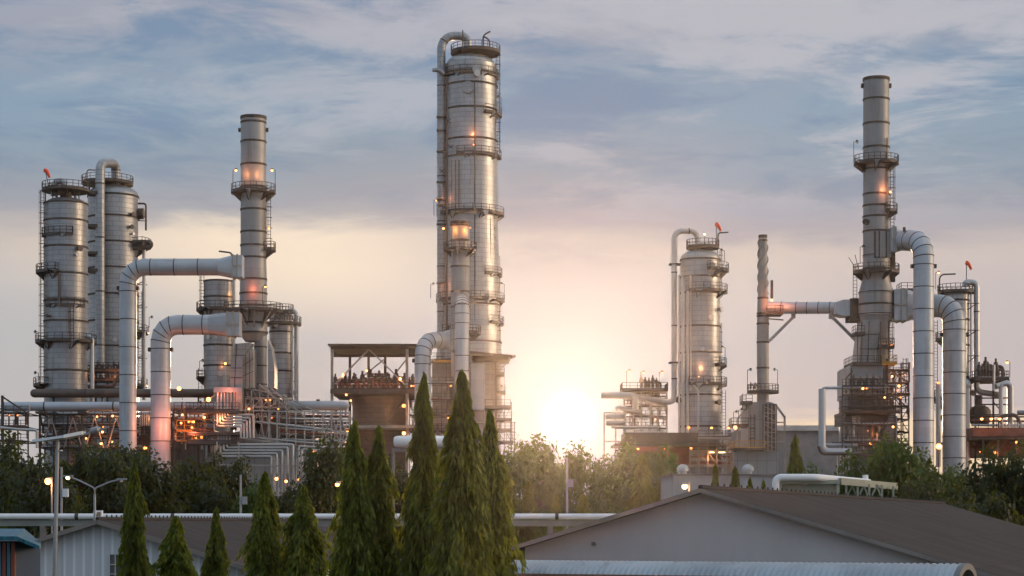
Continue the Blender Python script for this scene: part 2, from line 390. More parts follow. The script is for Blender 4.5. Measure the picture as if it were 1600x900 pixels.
def tower(T, x, D, rp, ytop, ybot=None, bands=(), m=None, dome=0.55, open_top=False, prof=None, name='shell', bw=1.0, n=40, bm=None):
    """vertical vessel or stack; prof = [(half width px, y px)...] top to bottom, else a plain cylinder"""
    s = D / F; zb = 0.0 if ybot is None else Z(ybot, D)
    pr = [(r * s, Z(y, D)) for r, y in prof] if prof else [(rp * s, Z(ytop, D) - (rp * s * dome if dome else 0)), (rp * s, zb)]
    if prof and ybot is None: pr.append((pr[-1][0], 0.0))
    pts = pr[::-1]
    def rad(z):
        for (r0, z0), (r1, z1) in zip(pts, pts[1:]):
            if z0 <= z <= z1 and z1 > z0: return r0 + (r1 - r0) * (z - z0) / (z1 - z0)
        return pts[-1][0]
    zs = [(r, z, 0) for r, z in pts]
    for y in bands:
        z = Z(y, D); h = 0.14 * bw; r = rad(z)
        zs += [(r, z - h - 0.02, 0), (r * 1.02 + 0.05, z - h, 1), (r * 1.02 + 0.05, z + h, 1), (r, z + h + 0.02, 1)]
    zs.sort(key=lambda q: q[1])
    if open_top:
        r, z = pts[-1]; zs += [(r * 1.05, z, 1), (r * 1.05, z + 0.5, 1), (r * 0.86, z + 0.5, 1), (r * 0.86, z - 3, 1)]
    elif dome:
        r, z = pts[-1]
        for k in range(1, 8):
            a = math.pi / 2 * k / 7; zs.append((max(0.02, r * math.cos(a)), z + math.sin(a) * r * dome, 0))
    mb = MB(); mb.lathe(X(x, D), D, [(r, z) for r, z, _ in zs], n, {i for i, q in enumerate(zs) if q[2]})
    o = mb.build(name, [m or CLAD, bm or BAND], T)
    if m is None:       # flanged nozzles scattered over the vessel
        zt, zl = pts[-1][1], max(pts[0][1], Z(690, D))
        for k in range(7):
            z = random.uniform(zl, zt - 1); a = R(random.uniform(195, 345)); d = Vector((math.cos(a), math.sin(a), 0)); c = Vector((X(x, D), D, z)) + d * rad(z) * 0.97; q = random.uniform(0.16, 0.36)
            mb = MB(); mb.cyl(c, c + d * (0.45 + q), q, n=10); mb.cyl(c + d * (0.38 + q), c + d * (0.55 + q), q * 1.6, n=12); mb.build('nozzle', [PIPE, BROWN][k % 2], T)
    return o
def platform(T, x, y, D, ri, ro, a0=0, a1=360, cap=True, m=None, rail_m=None):
    """round gallery on a tower; angles: 0 right, 180 left, 270 towards the viewer"""
    c = W(x, y, D); r0, r1 = S(ri, D) * 0.98, S(ro, D); mb = MB(); full = a1 - a0 >= 359
    N = max(4, int((a1 - a0) / 15)); P = []
    for k in range(N + 1):
        a = R(a0 + (a1 - a0) * k / N); d = Vector((math.cos(a), math.sin(a), 0)); P.append(c + d * (r1 - 0.06))
        b = len(mb.v)
        for r, dz in ((r0, -0.32), (r1, -0.32), (r1, 0), (r0, 0)): mb.v.append(tuple(c + d * r + Vector((0, 0, dz))))
        if k:
            p = b - 4
            for i in range(4): j = (i + 1) % 4; mb.face((p + i, p + j, b + j, b + i))
        if k % 4 == 1 and ri > 10: mb.beam(c + d * (r1 * 0.93) + Vector((0, 0, -0.3)), c + d * r0 + Vector((0, 0, -0.3 - (r1 - r0) * 0.8)), 0.13)
    if not full:
        mb.face((0, 1, 2, 3)); b = len(mb.v) - (8 if N % 2 == 0 else 0)
    o = mb.build('platform', m or STEEL, T)
    rb = MB()
    if not full and cap:
        for a in (a0, a1):
            d = Vector((math.cos(R(a)), math.sin(R(a)), 0)); rb.rail([c + d * (r0 + 0.1), c + d * (r1 - 0.06)])
    rb.rail(P); rb.build('railing', rail_m or RAIL, o)
    return o
def deck(T, x0, x1, y, D, depth, sides='flr', m=None, th=0.35, name='platform', rm=None):
    """rectangular gallery, front edge at distance D"""
    mb = MB(); z = Z(y, D); mb.box(X(x0, D), X(x1, D), D, D + depth, z - th, z)
    o = mb.build(name, m or STEEL, T); rb = MB(); a, b = X(x0, D) + 0.05, X(x1, D) - 0.05
    if 'f' in sides: rb.rail([(a, D + 0.06, z), (b, D + 0.06, z)])
    if 'l' in sides: rb.rail([(a, D + 0.06, z), (a, D + depth, z)])
    if 'r' in sides: rb.rail([(b, D + 0.06, z), (b, D + depth, z)])
    if 'b' in sides: rb.rail([(a, D + depth, z), (b, D + depth, z)])
    if rb.v: rb.build('railing', rm or RAIL, o)
    return o
def legs(T, x, D, rp, y0, y1):
    """posts that carry a top platform on the dome"""
    mb = MB(); c = W(x, y0, D)
    for k in range(8):
        a = k * math.pi / 4 + 0.3; d = Vector((math.cos(a), math.sin(a), 0)) * S(rp, D); mb.beam(c + d + Vector((0, 0, -0.3)), Vector((c.x, c.y, Z(y1, D))) + d, 0.16)
    mb.cyl(Vector((c.x, c.y, Z(y1, D))), c + Vector((0, 0, -0.3)), S(9, D), n=16); mb.build('platform_legs', STEEL, T)
def ladder(T, x, D, y0, y1, cage=True, m=None):
    mb = MB(); p0, p1 = W(x, y1, D), W(x, y0, D); g = Vector((0.3, 0, 0))
    mb.beam(p0 - g, p1 - g, 0.09); mb.beam(p0 + g, p1 + g, 0.09)
    L = p1.z - p0.z; k = 0.0
    while k < L: q = p0 + Vector((0, 0, k)); mb.beam(q - g, q + g, 0.06); k += 0.55
    if cage:
        k = 1.5
        while k < L:
            q = p0 + Vector((0, 0, k)); P = [q + Vector((math.cos(a) * 0.55, -abs(math.sin(a)) * 0.75, 0)) for a in (0, 0.8, 1.57, 2.34, 3.14)]
            for a, b in zip(P, P[1:]): mb.beam(a, b, 0.06, 0.1)
            k += 1.7
        for a in (0.8, 1.57, 2.34):
            d = Vector((math.cos(a) * 0.55, -math.sin(a) * 0.75, 0)); mb.beam(p0 + d + Vector((0, 0, 1.5)), p1 + d, 0.05)
    return mb.build('ladder', m or RAIL, T)
def lamp(T, x, y, D, h=16, lit=True, power=0.0, side=1, r=0.21, col=(1.0, 0.40, 0.14), off=(0, -0.5, 0)):
    """lamp on a thin pole (a part of the thing that carries it); the sodium light sits in its head"""
    mb = MB(); p = W(x, y, D); q = p + Vector((0, 0, S(h, D))); mb.cyl(p, q, 0.05, n=6)
    e = q + Vector((0.5 * side, -0.1, 0.1)); mb.beam(q, e, 0.07); mb.cyl(e + Vector((0, 0, 0.22)), e - Vector((0, 0, 0.05)), 0.1, 0.3, 8)
    o = mb.build('lamp', RAIL, T)
    g = MB(); g.sphere(e - Vector((0, 0, 0.12)), r, 8); g.build('bulb', BULB if lit else DULL, o)
    if power:
        glow(o, e + Vector(off), power, col)
    return o
def glow(T, p, power, col=(1.0, 0.36, 0.12), rad=0.25):
    l = bpy.data.lights.new('lamp_light', 'POINT'); l.energy = power; l.color = col; l.shadow_soft_size = rad
    o = bpy.data.objects.new('lamp_light', l); COL.objects.link(o); o.parent = T; o.location = Vector(p) - ORG[T.name]
def bulb(T, x, y, D, r=0.3, power=0.0, m=None):
    r *= random.uniform(0.55, 0.95); m = m or random.choice((BULB, BULB, AMBER))
    """bulkhead light fixed straight on the structure"""
    g = MB(); p = W(x, y, D); g.cyl(p + Vector((0, 0, r * 0.8)), p + Vector((0, 0, r * 1.5)), r * 0.9, r * 0.3, 8)
    o = g.build('lamp', RAIL, T); g = MB(); g.sphere(p, r, 8); g.build('bulb', m or BULB, o)
    if power: glow(o, p + Vector((0, -0.6, -0.2)), power)
def valves(T, x0, x1, y, D, n, h, m=None, name='valve'):
    """row of relief valves: flanged bodies with bonnets and a bent outlet"""
    for i in range(n):
        x = x0 + (x1 - x0) * i / max(1, n - 1); mb = MB(); b = W(x, y, D); H = S(h, D) * (0.85 + 0.3 * random.random()); r = H * 0.12
        mb.cyl(b, b + Vector((0, 0, H * 0.45)), r, n=8); mb.cyl(b + Vector((0, 0, H * 0.4)), b + Vector((0, 0, H * 0.46)), r * 1.9, n=8)
        mb.cyl(b + Vector((0, 0, H * 0.45)), b + Vector((0, 0, H * 0.8)), r * 1.4, r * 0.9, 8); mb.cyl(b + Vector((0, 0, H * 0.8)), b + Vector((0, 0, H)), r * 0.5, n=6)
        mb.path(bend([b + Vector((0, 0, H * 0.55)), b + Vector((H * 0.4, 0, H * 0.55)), b + Vector((H * 0.4, 0, 0))], H * 0.2, 4), r * 0.8, 8)
        mb.build(name, m or BROWN, T)
def windsock(x, y, D, pole_from, label, lean=-1):
    """orange sock on its pole"""
    T = thing('windsock', label, 'windsock', W(*pole_from), 'orange windsocks on top of the process towers')
    mb = MB(); t = W(x, y, D); mb.cyl(W(*pole_from), t, 0.07, n=6); mb.build('pole', RAIL, T)
    g = MB(); e = t + Vector((S(7, D), -0.3, -S(11, D))); s = t + Vector((-S(1, D), 0, S(1, D)))
    d = (e - s); P = [s + d * f + Vector((0, 0, 0.35 * math.sin(f * 3))) for f in (0, .25, .5, .75, 1)]
    g.path(P, [S(q, D) for q in (3.4, 3.3, 2.9, 2.4, 1.9)], 12); g.build('sock', SOCK, T)
    return T
# ================================================================== shared builders
# steel pipe rack with valves left of the heater
def rack(T, xs, ys, D, dep, w=2.0, m=None, diag=True, npipe=0, pm=(None,), rr=(1.0, 2.2), low=885, seed=1, rails=True):
    rnd = random.Random(seed); m = m or STEEL
    for dd in (0, dep):
        for x in xs: mb = MB(); mb.pbeam((x, ys[0]), (x, low), D + dd, w); mb.build('post', m, T)
    mb = MB()
    for y in ys:
        for dd in (0, dep): mb.beam(W(xs[0], y, D) + Vector((0, dd, 0)), W(xs[-1], y, D) + Vector((0, dd, 0)), S(w * 0.9, D))
        for x in xs: mb.beam(W(x, y, D), W(x, y, D) + Vector((0, dep, 0)), S(w * 0.8, D))
    mb.build('beam', m, T)
    if diag:
        mb = MB()
        for (xa, xb) in zip(xs, xs[1:]):
            for (ya, yb) in zip(ys, ys[1:]):
                if rnd.random() < 0.55: mb.pbeam((xa, ya), (xb, yb), D - 0.1, w * 0.6) if rnd.random() < 0.5 else mb.pbeam((xb, ya), (xa, yb), D - 0.1, w * 0.6)
        if mb.v: mb.build('brace', m, T)
    for i in range(npipe):
        y = ys[rnd.randrange(len(ys))] - rnd.uniform(1, 3); r = rnd.uniform(*rr); d = D + rnd.uniform(0.5, dep - 0.5); mm = pm[i % len(pm)] or PIPE
        a, b = rnd.uniform(xs[0] - 2, xs[0] + (xs[-1] - xs[0]) * 0.4), rnd.uniform(xs[0] + (xs[-1] - xs[0]) * 0.55, xs[-1] + 2)
        pts = [(a, y, d), (b, y, d)]
        if rnd.random() < 0.6: pts = [(a, y + rnd.choice((-12, 14, 20)), d)] + pts
        if rnd.random() < 0.6: pts = pts + [(b, y + rnd.choice((-12, 14, 20)), d)]
        pipe(T, 'process_pipe', pts, r, r * 2, mm, 8)
    for i in range(5):      # small lamps fixed under the beams
        bulb(T, rnd.uniform(xs[0] + 2, xs[-1] - 2), ys[rnd.randrange(len(ys))] + 3, D - 0.3, rnd.uniform(0.16, 0.24), 25 if i < 2 else 0)
    if rails:
        for y in ys:
            mb = MB(); mb.rail([W(xs[0], y, D - 0.3), W(xs[-1], y, D - 0.3)]); mb.build('railing', RAIL, T)
# ================================================================== setting
random.seed(4)
GROUND = mat('dry_grass_ground', (0.075, 0.075, 0.04), 0.95, 0, 0.35, 0.08, tint=(0.13, 0.11, 0.08), tint_amt=0.7)
g = MB(); g.face_pts = None
N = 24
for j in range(N + 1):
    for i in range(N + 1): g.v.append((-300 + 600 * i / N, -50 + 660 * j / N, 0.0))
for j in range(N):
    for i in range(N): a = j * (N + 1) + i; g.face((a, a + 1, a + N + 2, a + N + 1))
structure(g.build('ground', GROUND))
hz = MB(); hz.box(-310, 310, -60, 620, -1.2, 105)
hm = bpy.data.materials.new('haze_air'); hm.use_nodes = True; t = NT(hm.node_tree); t.n.clear()
o_ = t.n.new('ShaderNodeOutputMaterial'); v_ = t.n.new('ShaderNodeVolumePrincipled')
v_.inputs['Color'].default_value = (1.0, 0.93, 0.86, 1); v_.inputs['Density'].default_value = HAZE_DENSITY; v_.inputs['Anisotropy'].default_value = HAZE_G
t.l.new(v_.outputs[0], o_.inputs['Volume'])
structure(hz.build('haze', hm), 'stuff')

# ================================================================== left group
D = 320
T = thing('distillation_column', 'leftmost squat aluminium clad column with dark side platforms on its left', 'column', (X(103, D), D, 0), 'aluminium clad process columns')
sh = tower(T, 103, D, 33.5, 309, bands=[319, 346, 387, 429, 471, 503, 580, 617], dome=0.35)
platform(T, 103, 297, D, 4, 37); platform(T, 103, 369, D, 33, 37, 190, 300); platform(T, 103, 426, D, 33, 46, 165, 262)
platform(T, 103, 479, D, 33, 37, 225, 335); platform(T, 103, 534, D, 33, 47, 150, 372); platform(T, 103, 602, D, 33, 50, 170, 230)
legs(T, 103, D, 20, 297, 312 + 8)
ladder(T, 66, D - 2, 297, 604); ladder(T, 112, D - 4.2, 479, 534)
pipe(T, 'overhead_pipe', [(84, 306, D), (84, 283, D), (103, 283, D), (103, 309, D)], 5, 9.5, CLAD, 16)
pipe(T, 'downcomer_pipe', [(131, 533, D - 1), (131, 526, D - 1), (144, 526, D - 1), (144, 700, D - 1)], 3.4, 7, PIPE)
pipe(T, 'riser_pipe', [(71, 300, D - 1.5), (71, 620, D - 1.5)], 1.0, None, BROWN, 8)
pipe(T, 'riser_pipe', [(92, 426, D - 4), (92, 479, D - 4)], 1.6, None, BROWN, 8)
for a in ((60, 587, 16), (60, 521, 14), (83, 288, 12)): lamp(T, a[0], a[1] + 12, D - 1, a[2], False, side=-1)
windsock(71, 267, D, (77, 297, D), 'orange windsock on the leftmost aluminium column')

D = 345
T = thing('distillation_column', 'tall aluminium column behind the leftmost one, fat gooseneck pipe over its top', 'column', (X(177, D), D, 0), 'aluminium clad process columns')
tower(T, 177, D, 39, 289, bands=[308, 341, 381, 421, 462, 503, 543], dome=0.42)
platform(T, 168, 286, D, 4, 40); legs(T, 178, D, 22, 286, 296 + 8)
pipe(T, 'overhead_pipe', [(156.5, 590, D - 6.5), (156.5, 255, D - 6.5), (181, 255, D - 1), (181, 290, D - 1)], 7.3, 12, CLAD, 20, 9.5)
for y in (311, 362, 404, 430): 
    mb = MB(); mb.box(X(148, D), X(166, D), D - 7.4, D - 4, Z(y, D) - 0.25, Z(y, D) + 0.25); mb.build('pipe_clamp', STEEL, T)
mb = MB(); c = W(216, 334, D); mb.cyl(c, c + Vector((1.0, 0, 0)), 1.0, n=16); mb.build('manhole', BAND, T)
pipe(T, 'riser_pipe', [(214, 318, D), (228, 318, D), (228, 360, D)], 1.5, 4, BROWN, 8)
pipe(T, 'riser_pipe', [(225, 388, D - 1), (225, 625, D - 1)], 2.9, None, PIPE, 10)
platform(T, 177, 384, D, 38, 59, 330, 400); platform(T, 177, 519, D, 38, 55, 320, 400); platform(T, 177, 602, D, 38, 53, 320, 400)
pipe(T, 'reflux_pipe', [(205, 378, D - 2), (236, 378, D - 2), (236, 386, D - 2), (208, 388, D - 2)], 3.6, 4, BROWN, 10)
for y in (345, 392, 445, 480, 560): mb = MB(); mb.pbeam((214, y), (228, y - 8), D, 1.2); mb.pbeam((212, y), (230, y), D, 1.2); mb.build('bracket', STEEL, T)
ladder(T, 219, D - 1, 455, 602, False)
pipe(T, 'vent_pipe', [(136, 286, D - 2), (136, 265, D - 2), (149, 266, D - 2)], 0.9, 4, RUST, 8)
lamp(T, 233, 512, D, 16, False)

D = 338
T = thing('valve_gallery', 'dark steel gallery crowded with relief valves between the two left columns and the fat duct', 'gallery', (X(165, D), D, 0))
for y in (577, 592, 612):
    deck(T, 133, 190, y, D - 12, 5, 'f', BROWN)
valves(T, 136, 186, 577, D - 11, 7, 13, BROWN); valves(T, 138, 184, 592, D - 11, 6, 10, BROWN)
for x in (134, 150, 168, 188): mb = MB(); mb.pbeam((x, 570), (x, 885), D - 8, 2.2); mb.build('post', STEEL, T)
pipe(T, 'header_pipe', [(132, 604, D - 12.5), (178, 604, D - 12.5), (181, 588, D - 12.5)], 3.0, 5, BROWN, 10)
glow(T, W(180, 586, D - 12) + Vector((0, -1, 0)), 110)

# big header pipes
D = 306
T = thing('header_pipe', 'long fat silver pink header pipe running level behind the two tall grey ducts', 'pipe', (X(170, D), D, 0))
pipe(T, 'pipe_run', [(5, 635, D), (345, 635, D)], 7.2, None, DUCT, 20, 11)
for x in (62, 128, 204, 280): 
    mb = MB(); mb.pbox(x - 1.5, x + 1.5, 642, 885, D + 0.4, 0.4); mb.pbox(x - 7, x + 7, 642.5, 646, D - 0.8, 2.0); mb.build('support', STEEL, T)
D = 314
T = thing('dark_header_pipe', 'dull brown capped header pipe showing on both sides of the squat left column', 'pipe', (X(190, D), D, 0))
pipe(T, 'pipe_run', [(54, 614.5, D), (334, 614.5, D)], 6.8, None, BROWN, 16, 14)
mb = MB(); mb.sphere(W(54, 614.5, D), S(6.8, D), 16); mb.build('end_cap', BROWN, T)
for x in (84, 160, 240, 310): mb = MB(); mb.pbeam((x, 620), (x, 885), D + 1, 2.5); mb.build('support', STEEL, T)
D = 310
T = thing('knockout_drum', 'long horizontal silver drum with rounded end right of the heater trusses', 'drum', (X(500, D), D, 0))
mb = MB(); mb.path([W(x, 634, D) for x in (440, 446, 470, 536, 541, 544.5, 546)], [S(r, D) for r in (7, 7.5, 7.5, 7.5, 6.2, 3.8, 1)], 20); mb.build('vessel', DUCT, T)
for x in (462, 490, 525): mb = MB(); mb.pbox(x - 2, x + 2, 641, 885, D, 1.2); mb.build('saddle', BEIGE, T)
mb = MB(); mb.cyl(W(497, 627, D), W(497, 624, D), 0.3, n=8); mb.build('nozzle', BROWN, T)

def duct(label, x, w, D, ytop, ybox, xbox, xend, vis_bands, D2=None, box_h=17):
    """fat flue duct: up from the ground, mitred elbow, across to a rectangular transition box"""
    T = thing('flue_duct', label, 'duct', (X(x, D), D, 0), 'fat grey flue ducts')
    r = S(w / 2, D); yc = ytop + w / 2
    P = bend(px((x, 885, D), (x, yc, D), (xbox, yc, D2 or D)), S(26, D), 4)
    mb = MB(); mb.path(P, r, 36)
    mb.cur = 1
    for p, q in zip(P[1:-1], P[2:]):
        if (q - p).length < S(30, D): d = (q - p).normalized(); mb.cyl(p - d * 0.07, p + d * 0.07, r * 1.025, n=36)
    zz = P[1].z - 1.2
    d = Vector((0, 0, 1))
    while zz > 0.5: c = Vector((P[0].x, P[0].y, zz)); mb.cyl(c - d * 0.07, c + d * 0.07, r * 1.02, n=36); zz -= vis_bands
    a, b = P[-2], P[-1]; d = (b - a).normalized(); L = (b - a).length; k = 1.0
    while k < L: c = a + d * k; mb.cyl(c - d * 0.07, c + d * 0.07, r * 1.02, n=36); k += vis_bands * 0.85
    mb.build('duct_run', [DUCT, BAND], T, 50)
    s = 1 if xend > xbox else -1; Dq = D2 or D
    tb = MB(); n = 20; c = P[-1]; b0 = tb.ring(c - Vector((0.3 * s, 0, 0)), None, Vector((0, 1, 0)), Vector((0, 0, 1)), r * 1.01, n); b1 = len(tb.v)
    hz_, hy_ = S(box_h, Dq), r * 1.02; xe = X(xbox + (xend - xbox) * 0.55, Dq)
    for k in range(n):
        a = 2 * math.pi * k / n; cs, sn = math.cos(a), math.sin(a); q = max(abs(cs), abs(sn)); tb.v.append((xe, c.y + cs / q * hy_, c.z + sn / q * hz_))
    tb.skin(b0, b1, n, r, 0, 3); tb.box(min(xe, X(xend, Dq)), max(xe, X(xend, Dq)), c.y - hy_, c.y + hy_, c.z - hz_, c.z + hz_)
    tb.build('transition_box', DUCT, T, 25)
    fb = MB()
    for f in (0.58, 0.78):
        xx = X(xbox + (xend - xbox) * f, Dq); fb.box(xx - 0.12, xx + 0.12, c.y - hy_ - 0.14, c.y + hy_ + 0.14, c.z - hz_ - 0.14, c.z + hz_ + 0.14)
    fb.box(min(xe, X(xend, Dq)), max(xe, X(xend, Dq)), c.y - hy_ - 0.2, c.y - hy_, c.z - 0.15, c.z + 0.15)
    fb.build('flange', BEIGE, T)
    for sx in (-1, 1):
        mb = MB(); q = W(x, ytop + w * 1.75, D); mb.box(q.x + sx * r * 1.06 - 0.3, q.x + sx * r * 1.06 + 0.3, q.y - 0.35, q.y + 0.35, q.z - 0.3, q.z + 0.3); mb.build('bracket', BAND, T)
    return T
T = duct('tallest fat grey duct on the left, bending right to the banded chimney', 200, 26.5, 296, 404, 418, 345, 380, 4.3)
glow(T, W(219, 668, 296) + Vector((3.4, -0.6, 0)), 800, (1, 0.22, 0.10))
T = duct('shorter fat grey duct bending right just below the chimney gallery', 251, 31, 300, 492, 508, 330, 376, 3.6, box_h=18)
glow(T, W(272, 672, 300) + Vector((3.2, -2.0, 0)), 700, (1, 0.22, 0.10))

D = 309
T = thing('chimney_stack', 'tall banded grey chimney with one ring platform, left of the big centre column', 'chimney', (X(396, D), D, 0), 'banded grey chimney stacks')
tower(T, 396, D, 20, 186, ybot=534, prof=[(19.5, 187), (20, 400), (21, 438), (22, 522), (13, 534)], bands=[192, 222, 258, 293, 328, 363, 384, 403, 437, 459, 478, 505, 520], m=STACK, open_top=True)
platform(T, 396, 300, D, 20, 35); platform(T, 396, 486, D, 21, 46, 175, 375)
for s_ in (-1, 1): 
    mb = MB(); c = W(396 + s_ * 20, 203, D); mb.cyl(c, c + Vector((0.35 * s_, 0, 0)), 0.35, n=10); mb.build('port', BAND, T)
ladder(T, 420, D - 0.5, 302, 388); platform(T, 396, 390, D, 20, 35, 330, 385)
lamp(T, 364, 297, D, 31, True, r=0.2, side=1); lamp(T, 430, 297, D, 31, True, r=0.2, side=-1); bulb(T, 420, 356, D - 0.5, 0.22)
for x in (384, 408): glow(T, W(x, 275, D) + Vector((-0.2 if x < 396 else 0.35, -2.8, 0)), 150, (1.0, 0.36, 0.12), 0.3)
glow(T, W(396, 455, D) + Vector((0.3, -3.5, 0)), 230, (1, 0.22, 0.10), 0.5); lamp(T, 410, 478, D - 3, 30, True, r=0.16)
mb = MB()
for a in (-60, -25, 10, 45):
    d = Vector((math.sin(R(a)), -math.cos(R(a)), 0)); c = W(396, 487, D); mb.beam(c + d * S(42, D) + Vector((0, 0, -0.3)), c + d * S(21, D) + Vector((0, 0, -2.7)), 0.22)
mb.build('bracket', BEIGE, T)
pipe(T, 'lower_flue', [(407, 525, D), (407, 610, D)], 10, None, STACK, 20, 3.0)
mb = MB(); mb.pbox(388, 404, 600, 615, D - 1, 3); mb.pbox(384, 408, 604, 885, D - 2, 4); mb.build('base', PANEL, T)
pipe(T, 'vent_pipe', [(362, 404, D), (362, 395, D), (342, 392.5, D)], 1.3, 4, BROWN, 8)

D = 324
T = thing('distillation_column', 'short clad column hidden behind the chimney and its two duct boxes', 'column', (X(342, D), D, 0), 'aluminium clad process columns')
tower(T, 342, D, 23.5, 437, bands=[440, 465, 540, 572], dome=0.2)
platform(T, 342, 484, D, 23, 35, 160, 300); ladder(T, 316, D - 1, 425, 484); platform(T, 342, 590, D, 23, 35, 165, 210); ladder(T, 313, D - 1, 575, 620, False)
pipe(T, 'riser_pipe', [(366, 420, D - 2), (366, 640, D - 2)], 2.6, None, PIPE, 10)
bulb(T, 352, 568, D - 3, 0.3, 0); glow(T, W(352, 568, D - 3) + Vector((0, -0.6, -0.2)), 60); glow(T, W(362, 462, D) + Vector((0.6, -1.6, 0)), 60, (1, 0.4, 0.1), 0.3)
lamp(T, 312, 580, D, 16, False)

D = 330
T = thing('distillation_column', 'short aluminium column with small gooseneck pipe, just right of the left chimney', 'column', (X(439, D), D, 0), 'aluminium clad process columns')
tower(T, 439, D, 18, 492, bands=[505, 519, 552, 580], dome=0.3)
platform(T, 441, 506, D, 10, 30); platform(T, 439, 487, D, 5, 20, m=RAIL)
pipe(T, 'overhead_pipe', [(446, 500, D), (446, 485, D), (463, 485, D), (463, 640, D)], 3.4, 8, PIPE, 12)
pipe(T, 'riser_pipe', [(457, 508, D - 2), (457, 640, D - 2)], 1.5, None, PIPE, 8); 
for y in (527, 574, 596): mb = MB(); mb.pbeam((454, y), (466, y), D, 1.5); mb.build('bracket', STEEL, T)
valves(T, 430, 452, 500, D - 4, 4, 12)

# flue hood beside the chimney
D = 301
T = thing('flue_hood', 'faceted panelled flue hood rising in front of the chimney foot', 'flue hood', (X(378, D), D, 0))
mb = MB(); mb.prism([(360, 606), (360, 575), (367, 537), (392, 535), (379, 560), (379, 606)], D, 4); mb.build('casing', PANEL, T, 20)
mb = MB(); mb.prism([(379.3, 606), (379.3, 560), (390, 545), (396, 545), (396, 606)], D + 0.6, 4); mb.build('casing', BEIGE, T, 20)
mb = MB()
for a, b in (((360, 575), (379, 575)), ((364, 555), (384, 555)), ((360, 590), (379, 590)), ((370, 537), (366, 606)), ((384, 556), (384, 606)), ((390, 548), (390, 606)), ((379, 572), (396, 560)), ((379, 588), (396, 580))): mb.pbeam(a, b, D - 0.05, 0.9)
mb.build('stiffener', BAND, T)
mb = MB(); mb.prism([(418, 606), (418, 530), (424, 545), (429, 575), (429, 606)], D + 2, 4); mb.build('casing', PANEL, T, 20)

# ---- heater with its serpentine piping and trusses
random.seed(11)
D = 299
T = thing('process_heater', 'boxy heater with glowing header, serpentine pipes and pale steel trusses at left centre', 'heater', (X(430, D), D, 0))
mb = MB(); mb.prism([(378, 606), (400, 604), (436, 617), (446, 640), (378, 640)], D + 6, 10); mb.build('casing', DIM, T, 20)
mb = MB(); mb.prism([(378, 642), (470, 645), (486, 670), (490, 885), (378, 885)], D + 8, 10); mb.build('casing', DIM, T, 20)
mb = MB(); mb.prism([(345, 700), (350, 678), (385, 672), (440, 690), (480, 705), (480, 885), (345, 885)], D + 4, 1.5); mb.build('casing', PANEL, T, 20)
mb = MB(); mb.pbox(334, 377, 605, 613, D + 1, 3); mb.build('header_box', DUCT, T)
rack(T, [384, 396, 409, 422, 436, 452], [622, 636, 650], D + 1.6, 4, 1.3, BEIGE, True, 18, (PIPE, BROWN, RUST), (0.6, 1.3), seed=51, rails=False, low=700)
glow(T, W(355, 617, D) + Vector((0, -0.8, 0.3)), 330, (1, 0.22, 0.10), 0.4); glow(T, W(345, 659, D) + Vector((0, -0.9, 0.4)), 200, (1, 0.33, 0.10), 0.3)
for i in range(6): pipe(T, 'riser_tube', [(340 + 5.3 * i, 613, D + 1.6), (340 + 5.3 * i, 642, D + 1.6)], 1.6, None, PIPE, 8)
mb = MB(); mb.pbox(368.5, 377.5, 613, 640, D + 0.6, 1); mb.build('cover_plate', BEIGE, T)
for i in range(5):
    pipe(T, 'serpentine_pipe', [(339.5 + 4.2 * i, 642, D), (339.5 + 4.2 * i, 666 - 4.4 * i, D), (376 + 5 * i, 666 - 4.4 * i, D), (376 + 5 * i, 684, D)], 1.75, 2.6, PIPE, 10)
for i in range(5):
    pipe(T, 'serpentine_pipe', [(339.5 + 5 * i, 690, D - 1), (339.5 + 5 * i, 713 - 4.6 * i, D - 1), (424 + 8.5 * i, 713 - 4.6 * i, D - 1), (424 + 8.5 * i, 740, D - 1)], 1.75, 2.6, PIPE, 10)
for i in range(2):
    pipe(T, 'serpentine_pipe', [(467 + 5 * i, 740, D - 1), (467 + 5 * i, 697 + 5 * i, D - 1), (530, 700 + 4 * i, D - 1)], 1.6, 2.4, PIPE, 10)
for i in range(5): pipe(T, 'riser_tube', [(341 + 4.5 * i, 678, D + 0.5), (341 + 4.5 * i, 692, D + 0.5)], 1.5, None, PIPE, 8)
deck(T, 290, 374, 641, D - 0.6, 4, 'f', th=0.5); deck(T, 292, 374, 675, D - 0.6, 4, '', th=0.5); deck(T, 292, 370, 689, D - 1.4, 4, 'f', th=0.5); 
tr = MB()      # pale truss bays stepping down to the right
top = lambda x: 604 + max(0, x - 395) * 0.30
for i, x in enumerate(range(380, 432, 13)): tr.pbeam((x, top(x)), (x, 641), D + 3, 2.2)
tr.pbeam((376, 605), (430, 615), D + 3, 2.2); tr.pbeam((376, 631), (452, 640), D + 3, 1.8); tr.pbeam((376, 641), (545, 645), D + 3, 2.2)
for x in range(382, 470, 13):
    tr.pbeam((x, 606 + max(0, x - 382) * 0.25), (x + 12, 632), D + 3.3, 1.2); tr.pbeam((x, 632), (x + 12, 640), D + 3.3, 1.0)
tr.pbeam((405, 600), (450, 640), D + 2, 2.6); tr.pbeam((420, 604), (475, 650), D + 2, 2.6); tr.pbeam((450, 622), (510, 650), D + 2, 2.2)
tr.build('truss', BEIGE, T)
tr = MB()
xs = [420, 433, 448, 462, 476, 490, 504]
for x in xs: tr.pbeam((x, 643), (x, 700), D, 1.9)
tr.pbeam((374, 684), (520, 703), D, 1.6); tr.pbeam((374, 641), (520, 645), D, 2.0)
for x in range(382, 416, 11): tr.pbeam((x, 645), (x + 9, 684), D + 1, 1.3); tr.pbeam((x + 9, 645), (x, 684), D + 1, 1.0)
for x in (504, 518, 532): tr.pbeam((x, 645), (x + 14, 700), D + 1, 1.4); tr.pbeam((x + 14, 645), (x, 700), D + 1, 1.4); tr.pbeam((x + 14, 642), (x + 14, 885), D + 1, 2.4)
tr.build('truss', BEIGE, T)
